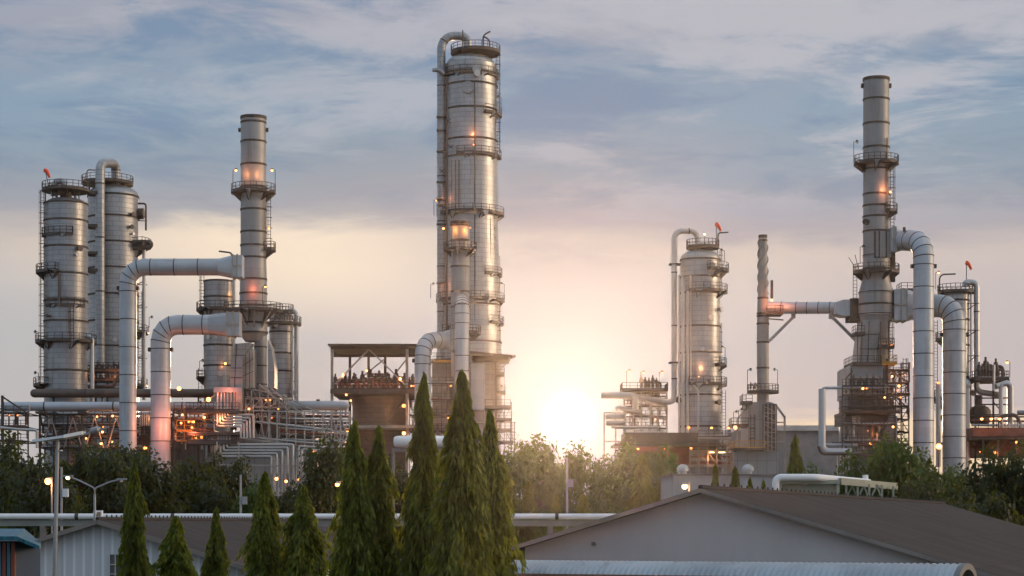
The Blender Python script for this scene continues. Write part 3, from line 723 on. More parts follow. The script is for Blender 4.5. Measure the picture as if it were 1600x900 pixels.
pipe(T, 'process_pipe', [(398, 659, D + 1.5), (520, 672, D + 1.5)], 2.1, None, PIPE, 10); pipe(T, 'process_pipe', [(398, 684, D + 1.5), (505, 694, D + 1.5)], 1.6, None, PIPE, 10)
for i in range(9): pipe(T, 'process_pipe', [(430 + 5 * (i % 3), 648 + 6 * i, D + 5), (548 - 6 * (i % 2), 650 + 5.5 * i, D + 6)], 1.0 + 0.5 * (i % 3), None, [RUST, PIPE, BROWN, STACK][i % 4], 8)
for i in range(5): pipe(T, 'process_pipe', [(440, 662 + 6 * i + i % 2, D + 4), (540, 670 + 5 * i, D + 4)], 1.2 + 0.4 * (i % 3), None, [BROWN, PIPE, RUST][i % 3], 8)
for x in (339, 373, 428, 446, 460, 500): mb = MB(); mb.pbeam((x, 690 if x < 380 else 712), (x, 885), D - 1.8, 2.0); mb.build('post', BEIGE, T)
mb = MB(); mb.pbeam((335, 726), (470, 728), D - 2, 1.6); mb.build('cross_beam', BEIGE, T)
for i in range(7): pipe(T, 'riser_tube', [(430 + 5.5 * i, 716, D + 1), (430 + 5.5 * i, 800, D + 1)], 1.2, None, PIPE, 8)
for a in ((432, 748), (447, 752), (466, 749)): bulb(T, *a, D - 2.5, 0.32)

D = 302
T = thing('pipe_rack', 'dim multi storey pipe rack with orange lamps between the shorter duct and the heater', 'pipe rack', (X(310, D), D, 0), 'steel pipe racks')
rack(T, [272, 288, 304, 320, 334], [640, 656, 673, 690], D, 8, 1.6, STEEL, True, 26, (BROWN, PIPE, RUST), seed=3)
mb = MB(); mb.pbeam((300, 640), (345, 612), D - 0.5, 1.6); mb.build('brace', BEIGE, T)
lamp(T, 285, 625, D - 0.5, 18, True, 0, side=-1, r=0.34); lamp(T, 321, 640, D - 0.5, 16, True, 60, r=0.36)
for a in ((285, 648, 90), (283, 661, 0), (319, 652, 90), (306, 684, 90), (315, 683, 0), (300, 668, 0)): bulb(T, a[0], a[1], D - 0.4, 0.27, a[2])
mb = MB(); mb.rail([W(276, 690, D - 1), W(300, 690, D - 1)], 1.6); mb.rail([W(276, 673, D - 1), W(300, 673, D - 1)], 1.6); mb.build('railing', YELLOW, T)
D = 304
T = thing('pipe_rack', 'steel frame of valves and small pipes right of the serpentine heater, under the silver drum', 'pipe rack', (X(510, D), D, 0), 'steel pipe racks')
rack(T, [470, 485, 500, 516, 532, 548], [652, 668, 684, 702], D + 6, 8, 1.5, STEEL, True, 30, (BROWN, PIPE, RUST, BROWN), (0.8, 1.8), seed=29)
for a in ((478, 690, 50), (520, 676, 50), (541, 690, 60)): bulb(T, a[0], a[1], D + 5.5, 0.24, a[2])
D = 310
T = thing('pipe_rack', 'long steel pipe rack of diagonals and small pipes under the fat silver pink header', 'pipe rack', (X(140, D), D, 0), 'steel pipe racks')
rack(T, [62, 84, 106, 128, 150, 172, 232, 270], [648, 664, 682, 700], D, 9, 2.0, STEEL, True, 36, (PIPE, BROWN, BROWN, RUST), seed=8)
for i in range(4): mb = MB(); x = 66 + 34 * i; mb.pbeam((x, 700), (x + 14, 652), D - 0.6, 1.6); mb.pbeam((x + 28, 700), (x + 14, 652), D - 0.6, 1.6); mb.build('brace', BEIGE, T)
for a in ((176, 650, 80), (160, 675, 80), (158, 693, 60), (175, 690, 60), (228, 700, 60), (240, 652, 80)): bulb(T, a[0], a[1], D - 1.0, 0.25, a[2])
for i in range(6): pipe(T, 'riser_tube', [(219 + 3.4 * i, 646, D - 0.4), (219 + 3.4 * i, 665, D - 0.4)], 1.2, None, PIPE, 8)
bulb(T, 226, 700, D - 2.5, 0.40, 100)
D = 300
T = thing('pipe_rack', 'open end of a pipe rack at the far left edge of the plant', 'pipe rack', (X(20, D), D, 0), 'steel pipe racks')
rack(T, [-14, 4, 14, 28, 44], [646, 668, 690], D, 7, 2.0, STEEL, False, 12, (PIPE, BROWN, RUST), seed=5)
mb = MB(); mb.pbeam((4, 618), (4, 690), D - 0.5, 4); mb.pbeam((4, 620), (46, 648), D - 0.5, 2.4); mb.pbeam((-14, 636), (44, 646), D - 0.5, 1.6); mb.build('brace', STEEL, T)
pipe(T, 'process_pipe', [(-20, 666, D - 1), (30, 671, D - 1), (58, 672, D - 1), (58, 700, D - 1)], 2.4, 4, PIPE, 10)

D = 352
T = thing('dark_backing', 'added dark brown backing block filling the space behind the pipe rack at left', 'backing block', (X(200, D), D, 0))  # block added as dark backing so sky does not show through the racks
mb = MB(); mb.pbox(84, 350, 655, 885, D, 10); mb.build('wall', panel_mat('brown_sheeting', (0.13, 0.10, 0.088), (0.07, 0.055, 0.05), 1.2, 5.0, 0.05, 0.7, amt=0.5, off=0.0), T)
mb = MB(); mb.pbox(80, 354, 651, 655, D - 0.6, 11.2); mb.build('roof', BROWN, T)
for i, x in enumerate(range(96, 340, 18)): mb = MB(); mb.pbox(x, x + 9, 668 + (i % 3) * 7, 690, D - 0.15, 0.2); mb.build('opening', BAND, T)
# ================================================================== centre group
D = 342
T = thing('fractionating_column', 'tallest aluminium column at centre with many platforms and a big gooseneck pipe on its left', 'column', (X(735, D), D, 0), 'aluminium clad process columns')
tower(T, 735, D, 0, 0, prof=[(38, 101), (41, 103), (43, 330), (46, 470), (49, 560)], bands=[118, 136, 174, 222, 249, 333, 478, 536], dome=0.42, n=56)
platform(T, 743, 82, D, 4, 39); legs(T, 738, D, 22, 84, 96 + 8)
platform(T, 735, 121, D, 40, 45, -200, 25, rail_m=STEEL)
for (y, ro, a0, a1) in ((181, 50, -60, 10), (246, 49, -115, 10), (336, 53, -205, 5), (430, 50, -60, 15), (470, 54, -195, 20), (506, 53, -50, 20), (520, 51, -180, -100), (524, 46, -100, -60)):
    platform(T, 735, y, D, 43 if y < 400 else 46, ro, a0, a1)
mb = MB(); c = W(744, 109, D - 4.6); mb.cyl(c, c + Vector((0.1, -0.6, 0)), S(6.5, D), n=20)
mb.build('manhole', CLAD, T); mb = MB(); c = W(731, 137, D - 4.6); mb.cyl(c, c + Vector((0, -0.6, 0)), S(9, D), n=24); mb.cyl(c - Vector((0, 0.2, 0)), c + Vector((0, -0.35, 0)), S(10, D), n=24); mb.build('manhole', CLAD, T)
for x, y in ((756, 331), (756, 465)): mb = MB(); c = W(x, y, D - 4.2); mb.cyl(c, c + Vector((0.4, -0.9, 0)), S(5, D), n=18); mb.build('manhole', CLAD, T)
pipe(T, 'overhead_pipe', [(689.5, 600, D - 2), (689.5, 56, D - 2), (731, 56, D - 1), (731, 80, D - 1)], 6.6, 22, CLAD, 20, 8)
mb = MB(); P = px((694, 116, D - 3), (688, 110, D - 3), (676, 109, D - 3)); mb.path(bend(P, 0.5, 4), S(3.5, D), 12); mb.build('side_nozzle', CLAD, T)
for y in (182, 203, 236, 284, 311, 320, 350, 442): mb = MB(); mb.pbox(682, 697, y - 1, y + 1, D - 3.2, 2); mb.build('pipe_clamp', STEEL, T)
pipe(T, 'riser_pipe', [(742, 126, D - 5.2), (742, 520, D - 5.2)], 1.1, None, BROWN, 8); pipe(T, 'riser_pipe', [(698, 120, D - 4.5), (698, 520, D - 4.5)], 1.7, None, BROWN, 8)
for x in (706, 712, 717): pipe(T, 'riser_pipe', [(x, 250, D - 5), (x, 325, D - 5)], 0.8, None, BROWN, 6)
pipe(T, 'vent_pipe', [(755, 82, D), (755, 55, D), (766, 49, D)], 1.3, 5, BROWN, 8); pipe(T, 'vent_pipe', [(765, 80, D), (765, 62, D), (756, 57, D)], 1.3, 5, BROWN, 8); pipe(T, 'vent_pipe', [(723, 82, D - 4), (723, 47, D - 4)], 0.9, None, BROWN, 6)
ladder(T, 778, D - 1, 85, 250); ladder(T, 770, D - 2, 338, 430); ladder(T, 778, D - 1.5, 432, 560); ladder(T, 764, D - 3.5, 338, 430, False)
pts = [(704, 192), (708, 232), (694, 270), (702, 520)]
for x, y in pts: mb = MB(); mb.pbeam((x - 8, y - 6), (x, y), D - 4.6, 1.2); mb.pbeam((x, y - 6), (x - 6, y), D - 4.6, 1.2); mb.build('bracket', STEEL, T)
lamp(T, 678, 337, D, 24, True, r=0.18, side=1); lamp(T, 673, 466, D, 22, False, side=1); lamp(T, 788, 466, D, 22, False, side=-1); lamp(T, 781, 427, D, 26, False, side=-1); lamp(T, 783, 178, D, 26, False, side=-1)
glow(T, W(741, 217, D) + Vector((0.2, -6.0, 0)), 190, (1, 0.34, 0.12), 0.3); bulb(T, 740, 226, D - 5.6, 0.16)
glow(T, W(697, 314, D) + Vector((0, -3.8, 0)), 40, (1, 0.3, 0.1)); glow(T, W(692, 450, D) + Vector((0.3, -4.2, 0)), 60, (1, 0.3, 0.1)); bulb(T, 693, 357, D - 5, 0.25)

D = 326
T = thing('chimney_stack', 'short grey chimney lit orange at its open top, in front of the tallest column', 'chimney', (X(719, D), D, 0), 'banded grey chimney stacks')
tower(T, 719, D, 14.5, 350, bands=[353, 376, 417, 456, 480, 520], m=STACK, open_top=True, prof=[(15, 351), (14.5, 395), (14.5, 700)])
platform(T, 719, 390, D, 14, 26); platform(T, 726, 520, D, 14, 26)
for x in (710, 728): glow(T, W(x, 362, D) + Vector((-0.3 if x < 719 else 0.3, -2.0, 0)), 190, (1.0, 0.33, 0.07), 0.3)
bulb(T, 735, 356, D - 1, 0.18)
D = 314
T = thing('flue_duct', 'narrow vertical flue duct with round shoulder in front of the centre chimney', 'duct', (X(722, D), D, 0), 'fat grey flue ducts')
P = bend(px((722, 885, D), (722, 470, D), (721, 470, D + 10)), S(11, D), 6); mb = MB(); mb.path(P, S(10.7, D), 28); mb.cur = 1
for y in (476, 490, 505, 530, 556, 580, 605, 630): c = W(722, y, D); mb.cyl(c - Vector((0, 0, 0.06)), c + Vector((0, 0, 0.06)), S(11, D), n=28)
for a, b in zip(P[2:-1], P[3:]): d = (b - a).normalized(); mb.cyl(a - d * 0.06, a + d * 0.06, S(10.95, D), n=28)
mb.build('duct_run', [DUCT, BAND], T, 50)
duct('fat grey duct elbow between the open steel shed and the centre chimney', 660.5, 25.5, 314, 519, 534, 692, 714, 3.2, 319, box_h=16)

D = 328
T = thing('process_heater', 'panelled heater block under the tallest column, half hidden by tall conifers', 'heater', (X(720, D), D, 0))
mb = MB(); mb.pbox(676, 757, 566, 885, D, 16); mb.build('casing', PANEL, T)
mb = MB(); mb.pbox(736, 757, 568, 640, D - 3, 2.6); mb.build('cover_panel', DUCT, T)
mb = MB(); mb.pbox(758, 780, 566, 885, D + 2, 12); mb.build('casing', CLAD, T)
mb = MB()
for x in (676, 700, 757, 766, 780): mb.pbeam((x, 566), (x, 885), D - 0.3, 1.6)
for y in (580, 605, 632, 660): mb.pbeam((676, y), (780, y), D - 0.35, 1.4)
mb.build('stiffener', BEIGE, T)
pipe(T, 'side_pipe', [(678, 585, D - 1), (684, 585, D - 1), (684, 630, D - 1)], 1.6, 3, DUCT, 8)
deck(T, 670, 706, 562, D - 2, 4, 'fl', YELLOW)
T = thing('pipe_rack', 'dim pipe frame half hidden between the duct elbow and the tallest conifers', 'pipe rack', (X(690, D), D, 0), 'steel pipe racks')
rack(T, [640, 655, 672, 690, 708], [600, 625, 650, 675], D - 6, 4, 1.3, STEEL, True, 22, (BROWN, PIPE, RUST), (0.7, 1.6), seed=41)
T = thing('sheet_canopy', 'slanting sheet canopy on steel brackets right of the tallest column foot', 'canopy', (X(770, D), D, 0))
mb = MB(); b = len(mb.v)
for (x, z_, d) in ((734, 549, D + 10), (735, 549, D - 5), (800, 556, D - 5), (806, 553, D - 2), (790, 550, D + 10)): mb.v.append((X(x, D), d, Z(z_, D - 4)))
for i in range(b, b + 5): v = mb.v[i]; mb.v.append((v[0], v[1], v[2] - 0.35))
mb.face(tuple(range(b, b + 5))); mb.face(tuple(range(b + 9, b + 4, -1)))
for k in range(5): mb.face((b + k, b + 5 + k, b + 5 + (k + 1) % 5, b + (k + 1) % 5))
mb.build('roof_sheet', BROWN, T)
mb = MB(); mb.pbox(738, 795, 556, 562, D - 3, 9); mb.pbeam((776, 583), (797, 562), D - 1, 1.6); mb.pbeam((774, 560), (774, 885), D - 1, 2.6); mb.build('frame', BROWN, T)
T = thing('scaffold_tower', 'spindly stair tower with small platforms right of the tallest column foot', 'stair tower', (X(788, D), D, 0))
for y, x0, x1 in ((583, 774, 788), (612, 776, 790), (635, 757, 798), (655, 774, 800), (671, 770, 800), (690, 770, 802)): deck(T, x0, x1, y, D - 2, 4, 'frl')
for x in (776, 788, 799): mb = MB(); mb.pbeam((x, 575 if x < 790 else 628), (x, 885), D - 1.8, 1.1); mb.pbeam((x, 635), (x - 11, 655), D - 1.8, 0.9); mb.pbeam((x - 11, 671), (x, 690), D - 1.8, 0.9); mb.build('post', STEEL, T)
lamp(T, 788, 635, D - 1, 30, False, side=-1); ladder(T, 801, D - 1, 660, 705)

D = 322
T = thing('pump_shelter', 'open two storey steel shelter with flat roof, crowded with rusty pipework', 'shelter', (X(585, D), D, 0))
mb = MB(); mb.pbox(512, 668, 537, 539.5, D - 1, 19); mb.build('roof', BROWN, T)
mb = MB(); mb.pbox(517, 668, 539.8, 545.5, D, 1.2); mb.pbox(517, 668, 541, 545, D + 8, 0.8); mb.pbox(517, 668, 541, 558, D + 16, 0.4); mb.build('roof_beam', BROWN, T)
for x in (519, 636): mb = MB(); mb.pbeam((x, 540), (x, 885), D + 0.5, 4.6); mb.build('post', BEIGE, T)
for x in (547, 576, 602, 636): mb = MB(); mb.pbeam((x, 552), (x, 885), D + 16, 4.0); mb.build('post', BROWN, T)
for a_, b_, d_, w_ in (((524, 600), (576, 546), D + 0.8, 2.6), ((577, 546), (634, 602), D + 0.8, 2.2), ((547, 605), (602, 560), D + 16, 2.0), ((636, 560), (602, 605), D + 16, 2.0)): mb = MB(); mb.pbeam(a_, b_, d_, w_); mb.build('brace', BEIGE, T)
mb = MB(); mb.pbox(516, 668, 608, 614.5, D - 0.5, 18); o = mb.build('floor_deck', BROWN, T); rb = MB(); rb.rail([W(520, 608, D - 0.3), W(650, 608, D - 0.3)]); rb.build('railing', RAIL, o)
mb = MB(); mb.pbox(524, 650, 664.5, 669, D - 0.5, 18); mb.build('floor_deck', BEIGE, T)
valves(T, 524, 640, 608, D + 5, 12, 22, BROWN); valves(T, 530, 634, 608, D + 2, 9, 15, RUST); valves(T, 540, 645, 608, D + 9, 9, 28, BROWN)
rnd = random.Random(6)
for i in range(16): 
    x = rnd.uniform(528, 600); y = rnd.uniform(584, 604); pipe(T, 'process_pipe', [(x, 608, D + 3 + i * .4), (x, y, D + 3 + i * .4), (x + rnd.uniform(12, 38), y, D + 3 + i * .4), (x + rnd.uniform(14, 38), 608, D + 3 + i * .4)], rnd.uniform(0.8, 1.7), 3, [RUST, BROWN, PIPE, BROWN][i % 4], 8)
for a in ((573, 579, 130), (541, 617, 60), (548, 626, 0), (543, 673, 60), (536, 585, 120), (625, 592, 130)): bulb(T, a[0], a[1], D + 1.2, 0.27, a[2])
for a in ((631, 634, 90), (631, 677, 90)): bulb(T, a[0], a[1], D - 1.0, 0.42, a[2])
mb = MB(); mb.lathe(X(588, D), D + 10, [(S(45, D), 0), (S(45, D), Z(630, D)), (S(50, D), Z(616, D))], 36); mb.build('tank', panel_mat('tank_cladding', (0.27, 0.215, 0.185), (0.15, 0.115, 0.095), 2.6, 0.8, 0.35, 0.45), T)
mb = MB(); mb.pbeam((606, 660), (636, 616), D + 0.6, 2.0); mb.build('brace', BROWN, T)
glow(T, W(628, 650, D) + Vector((0, 1.0, 0)), 150, (1, 0.5, 0.2))
# ================================================================== right of the sun
random.seed(21)
D = 326
T = thing('distillation_column', 'slim aluminium column right of the low sun, thin overhead pipe down its left', 'column', (X(1094, D), D, 0), 'aluminium clad process columns')
tower(T, 1094, D, 0, 0, prof=[(31, 404), (31.5, 520), (33, 690)], bands=[407, 434, 459, 511, 552, 618, 667], dome=0.45)
platform(T, 1098, 386, D, 4, 26); legs(T, 1096, D, 16, 388, 398 + 8)
for (y, ro, a0, a1) in ((423, 45, -75, 20), (456, 43, -120, 20), (571, 42, -50, 20), (601, 42, -120, 20)): platform(T, 1094, y, D, 31, ro, a0, a1)
pipe(T, 'overhead_pipe', [(1036, 628, D - 1), (1053.5, 628, D - 1), (1053.5, 361, D - 1), (1090, 361, D), (1090, 392, D)], 4.6, 13, PIPE, 14, 9)
for x, w, y0, y1 in ((1061, 1.6, 430, 690), (1067, 2.4, 432, 690), (1074, 2.2, 455, 690), (1079, 1.4, 430, 610)): pipe(T, 'riser_pipe', [(x, y0, D - 3.6), (x, y1, D - 3.6)], w, None, PIPE, 8)
pipe(T, 'riser_pipe', [(1080, 598, D - 4), (1091, 610, D - 4), (1091, 680, D - 4)], 1.5, 4, PIPE, 8)
for y in (412, 566): mb = MB(); mb.pbox(1046, 1064, y - 1, y + 1, D - 1.6, 2); mb.build('pipe_clamp', STEEL, T)
for x, y in ((1109, 456), (1109, 601), (1084, 601), (1110, 420)): mb = MB(); c = W(x, y - 6, D - 3.2); mb.cyl(c, c + Vector((0.3, -0.8, 0)), S(4.4, D), n=16); mb.build('manhole', CLAD, T)
ladder(T, 1124, D - 0.5, 388, 460); ladder(T, 1124, D - 0.5, 505, 690); ladder(T, 1131, D + 1, 610, 680, False)
bulb(T, 1101, 366, D, 0.30, 0, WBULB); mb = MB(); mb.pbeam((1101, 368), (1101, 386), D, 0.6); mb.build('lamp_pole', RAIL, T)
lamp(T, 1133, 571, D, 28, False, side=-1); lamp(T, 1132, 412, D, 20, False, side=-1)
glow(T, W(1092, 577, D) + Vector((0, -4.3, 0)), 130, (1, 0.36, 0.12)); bulb(T, 1092, 588, D - 4.3, 0.16); bulb(T, 1076, 668, D - 5, 0.32, 0)
pipe(T, 'vent_pipe', [(1122, 386, D), (1122, 364, D), (1138, 363, D)], 1.2, 4, BROWN, 8)
windsock(1119, 351, D, (1120, 388, D), 'orange windsock on the slim column right of the sun')

D = 334
T = thing('exchanger_deck', 'hazy stepped steel structure of pipes and exchangers just right of the sun', 'process structure', (X(995, D), D, 0))
for x in (944, 962, 977): mb = MB(); mb.pbeam((x, 645), (x, 885), D, 2.2); mb.build('post', BEIGE, T)
for x in (975, 990, 1002, 1016, 1028, 1042): mb = MB(); mb.pbeam((x, 608), (x, 885), D + 2, 2.2); mb.build('post', BEIGE, T)
mb = MB(); mb.pbeam((944, 645), (990, 645), D, 2); mb.pbeam((975, 622), (1042, 634), D + 2, 2); mb.pbeam((975, 642), (1042, 656), D + 2, 2.2); mb.pbeam((944, 690), (1042, 690), D + 2, 2); mb.pbeam((1030, 615), (1042, 650), D + 2, 1.3); mb.pbeam((1042, 615), (1030, 650), D + 2, 1.3); mb.build('beam', BEIGE, T)
deck(T, 972, 1044, 608, D - 1, 7, 'flr', BROWN); valves(T, 1002, 1026, 606, D + 1, 5, 18, BROWN)
pipe(T, 'cross_pipe', [(939, 618, D - 3), (993, 618, D - 3), (993, 640, D - 3)], 5.0, 9, PIPE, 14); pipe(T, 'cross_pipe', [(985, 617, D), (1010, 622, D), (1036, 628, D)], 4, 5, PIPE, 12)
pipe(T, 'cross_pipe', [(962, 640, D - 2), (968, 637, D - 2), (1000, 644, D - 2)], 4.0, 6, PIPE, 12)
for x0, x1, y, r in ((946, 978, 651, 4.2), (946, 978, 661, 4.6), (955, 1030, 668, 2.0), (980, 1040, 676, 2.0)):
    mb = MB(); mb.path([W(x, y, D - 1) for x in (x0, x0 + 1, x0 + 3, x1 - 3, x1 - 1, x1)], [S(q * r, D) for q in (.3, .8, 1, 1, .8, .3)], 16); mb.build('exchanger', PIPE, T)
for x in (979, 1001, 1030): lamp(T, x, 606, D - 1, 26 if x < 1000 else 24, True, r=0.18)
valves(T, 975, 1010, 690, D - 1, 9, 16, PIPE)
rack(T, [976, 989, 1003, 1017, 1029, 1041], [620, 636, 652, 670, 690], D + 2.5, 6, 1.5, BEIGE, True, 30, (PIPE, BROWN, PIPE, RUST), (0.9, 2.4), seed=61)

D = 318
T = thing('cooler_bank', 'low brown cooler bank with handrails and small lamps below the slim column', 'cooler', (X(1060, D), D, 0))
mb = MB(); mb.pbox(976, 1090, 676, 692, D, 10); mb.build('fan_casing', BROWN, T)
deck(T, 960, 1140, 693, D - 1, 12, '', BROWN); deck(T, 1090, 1142, 683, D + 1, 4, 'fr', BEIGE); deck(T, 1080, 1142, 703, D + 1, 4, 'f', BEIGE); deck(T, 1070, 1140, 726, D + 2, 4, '', BEIGE)
mb = MB(); mb.pbox(985, 1078, 695, 735, D + 4, 8); mb.build('lower_casing', RUST, T)
for x in (1078, 1092, 1106, 1120, 1136): mb = MB(); mb.pbeam((x, 692), (x, 885), D + 0.5, 2); mb.pbeam((x, 705), (x + 13, 725), D + 0.7, 1); mb.build('post', BEIGE, T)
for i in range(5): pipe(T, 'process_pipe', [(1080, 708 + 5 * i, D + 3), (1140, 709 + 5 * i, D + 3)], 1.2, None, [PIPE, RUST][i % 2], 8)
for x in (1111, 1128): mb = MB(); mb.pbox(x - 5, x + 5, 706, 707.5, D + 1, .2); mb.build('tube_light', WBULB, T)
for x, y in ((992, 701), (1033, 700), (1075, 700), (1107, 668), (1134, 668), (1144, 707)): lamp(T, x, y + 12, D - 1.5, 12, True, r=0.2)
glow(T, W(1030, 712, D) + Vector((0, -1, 0)), 160); glow(T, W(1110, 715, D) + Vector((0, 0, 0)), 120)

D = 318
T = thing('chimney_stack', 'thin grey chimney with twisted spiral strakes round its upper end', 'chimney', (X(1192, D), D, 0), 'banded grey chimney stacks')
tower(T, 1192, D, 0, 0, prof=[(6.6, 372), (7.6, 462), (8.6, 470), (9.4, 500), (9.4, 700)], bands=[376, 466, 490, 494, 506, 535, 575], m=STACK, open_top=True, n=28)
mb = MB(); c = W(1192, 460, D); Hh = Z(377, D) - c.z
for k in range(3):
    prev = None
    for i in range(41):
        f = i / 40; a = 2 * math.pi * (k / 3 + f * 1.5); r0 = S(7.4 - f * 0.8, D); d = Vector((math.cos(a), math.sin(a), 0)); n_ = Vector((-d.y, d.x, 0)) * 0.09
        p = c + Vector((0, 0, Hh * f)); b = len(mb.v)
        for q in (p + d * r0 * 0.95 - n_, p + d * (r0 + 0.20) - n_, p + d * (r0 + 0.20) + n_, p + d * r0 * 0.95 + n_): mb.v.append(tuple(q))
        if prev is not None:
            for e in range(4): e2 = (e + 1) % 4; mb.face((prev + e, prev + e2, b + e2, b + e))
        prev = b
mb.build('spiral_strake', STACK, T, 60)
deck(T, 1198, 1224, 488, D - 2, 4, 'fr'); platform(T, 1192, 612, D, 9, 25); mb = MB(); mb.pbeam((1200, 498), (1224, 500), D - 2, 2); mb.build('bracket', STEEL, T)
pipe(T, 'vent_pipe', [(1206, 466, D - 1), (1206, 438, D - 1)], 2.2, None, BROWN, 8)
glow(T, W(1198, 474, D) + Vector((0.3, -2.6, 0)), 260, (1, 0.26, 0.10)); glow(T, W(1214, 478, D) + Vector((0.3, -3.4, 0)), 200, (1, 0.26, 0.10)); bulb(T, 1206, 469, D - 2, 0.26)
for x, s_ in ((1168, 1), (1215, -1)): lamp(T, x, 610, D, 32, False, side=s_)
valves(T, 1173, 1180, 608, D - 1, 2, 10)
T = thing('crossover_duct', 'level round duct bridging the spiral chimney and the right hand chimney, on two sloping struts', 'duct', (X(1280, D), D, 0))
mb = MB(); a, b = W(1201, 481, D), W(1306, 481, 314); mb.path([a, b], S(9.3, D), 24); mb.cur = 1
for f in (0.2, 0.42, 0.58, 0.75, 0.92): c = a.lerp(b, f); d = (b - a).normalized(); mb.cyl(c - d * .06, c + d * .06, S(9.7, D), n=24)
mb.build('duct_run', [DUCT, BAND], T, 50)
mb = MB(); mb.prism([(1306, 472), (1318, 468), (1350, 468), (1350, 493), (1318, 493), (1306, 490)], 311.5, 4); mb.build('transition_box', DUCT, T)
mb = MB(); mb.pbeam((1202, 533), (1241, 494), D - 0.5, 4.5, 317); mb.pbox(1238, 1243, 488, 497, D - 1, 1.5); mb.build('strut', STACK, T)
mb = MB(); mb.pbeam((1343, 538), (1299, 494), 313, 4.5); mb.pbox(1297, 1302, 488, 497, 313, 1.5); mb.build('strut', STACK, T)
mb = MB(); mb.pbox(1329, 1352, 466, 500, 311, 5); mb.build('flange', BAND, T)

D = 316
T = thing('process_heater', 'upright casing with latticed side wall under the thin spiral chimney', 'heater', (X(1195, D), D, 0))
mb = MB(); mb.prism([(1169, 632), (1172, 628), (1204, 628), (1213, 632), (1213, 706), (1169, 706)], D, 10); mb.build('casing', PANEL, T, 20)
mb = MB(); mb.pbox(1146, 1216, 706, 885, D - 1, 12); mb.build('casing', PANEL, T)
mb = MB(); mb.pbox(1192, 1214, 631, 705.5, D - 0.5, 0.45); mb.build('dark_casing', BROWN, T)
mb = MB()
for x in (1194, 1200, 1206, 1212): mb.pbeam((x, 629 + (x - 1194) * .25), (x, 706), D - 1.2, 1.6)
for y in (645, 660, 675, 690, 704): mb.pbeam((1194, y), (1213, y + 1), D - 1.25, 1.3)
for i in range(5): mb.pbeam((1194, 645 + 14 * i - 10), (1213, 645 + 14 * i), D - 1.1, 1.0)
mb.pbeam((1213, 634), (1226, 652), D + 1, 3); mb.pbeam((1226, 650), (1226, 885), D + 1, 3); mb.pbeam((1169, 634), (1152, 655), D + 1, 2.5); mb.pbeam((1152, 655), (1152, 885), D + 1, 2.5); mb.pbeam((1213, 660), (1226, 660), D + 1, 2); mb.pbeam((1213, 690), (1226, 690), D + 1, 2)
mb.build('frame', BEIGE, T)
for y, x0, x1 in ((628, 1160, 1176), (664, 1143, 1170), (700, 1146, 1196)): deck(T, x0, x1, y, D - 3, 4, 'fl', rm=(YELLOW if y == 700 else RAIL))
lamp(T, 1146, 664, D - 3, 20, False); lamp(T, 1154, 664, D - 3, 23, False); bulb(T, 1149, 668, D - 3.4, 0.42, 110)
ladder(T, 1176, D - 1, 648, 700); ladder(T, 1163, D - 2, 615, 640, False)

# ---- right hand chimney, its heater and two ducts
D = 310
T = thing('chimney_stack', 'big grey chimney on the right with ring platforms, flared neck and flue hood below', 'chimney', (X(1369, D), D, 0), 'banded grey chimney stacks')
tower(T, 1369, D, 0, 0, prof=[(20, 127), (20.5, 400), (20.5, 432), (27, 458), (27, 492), (22, 503), (22, 620)], bands=[156, 194, 231, 265, 304, 322, 339, 362, 400, 420, 458, 476, 492], m=STACK, open_top=True)
platform(T, 1369, 255, D, 20, 35); platform(T, 1369, 331, D, 20, 33, -60, 20); platform(T, 1369, 425, D, 20, 36, 150, 375)
for s_ in (-1, 1): mb = MB(); c = W(1369 + s_ * 20, 134, D); mb.cyl(c, c + Vector((0.35 * s_, 0, 0)), 0.4, n=10); mb.build('port', BAND, T)
mb = MB(); c = W(1354, 347, D - 1.4); mb.cyl(c, c + Vector((-0.3, -0.5, 0)), 0.5, n=12); mb.build('port', BAND, T)
ladder(T, 1394, D - 1, 256, 358); pipe(T, 'conduit', [(1386, 215, D - 1.8), (1386, 400, D - 1.8)], 1.0, None, BROWN, 6)
lamp(T, 1334, 252, D, 30, False, r=0.22); lamp(T, 1344, 412, D - 1, 26, False, r=0.2)
pipe(T, 'vent_pipe', [(1337, 420, D), (1326, 402, D)], 0.5, None, RAIL, 6); pipe(T, 'vent_pipe', [(1341, 420, D), (1336, 398, D)], 0.5, None, RAIL, 6)
glow(T, W(1378, 300, D) + Vector((0.2, -2.9, 0)), 190, (1, 0.30, 0.10)); bulb(T, 1391, 300, D - 1.5, 0.24)
ladder(T, 1336, D - 1, 412, 476, False)
mb = MB(); mb.pbox(1367, 1392, 362, 401, D - 2.4, 4.8); mb.build('duct_box', STACK, T); mb = MB()
for x in (1367.5, 1374, 1385): mb.pbox(x - .8, x + .8, 361, 402, D - 2.55, 5.1)
mb.build('flange', BAND, T)
mb = MB(); mb.pbox(1392, 1399, 396, 440, D - 1, 1); mb.build('support', BROWN, T)
mb = MB(); mb.prism([(1343, 570), (1343, 545), (1350, 500), (1374, 500), (1374, 520), (1370, 552), (1372, 570)], D - 3.2, 6); mb.build('flue_hood', STACK, T, 20)
mb = MB()
for a_, b_ in (((1346, 522), (1374, 522)), ((1344, 545), (1371, 545)), ((1358, 502), (1356, 570)), ((1374, 520), (1369, 568))): mb.pbeam(a_, b_, D - 3.3, 1.0)
mb.build('stiffener', BAND, T)
for x_ in (1340, 1346.5, 1376, 1388): pipe(T, 'riser_tube', [(x_, 503, D - 4), (x_, 567, D - 4)], 0.9, None, [BROWN, PIPE][int(x_) % 2], 8)
deck(T, 1336, 1352, 520, D - 4.5, 3, 'fl'); deck(T, 1372, 1398, 540, D - 4, 3, 'fr')
pipe(T, 'side_stack', [(1381, 500, D - 1), (1381, 570, D - 1)], 5.5, None, STACK, 16)
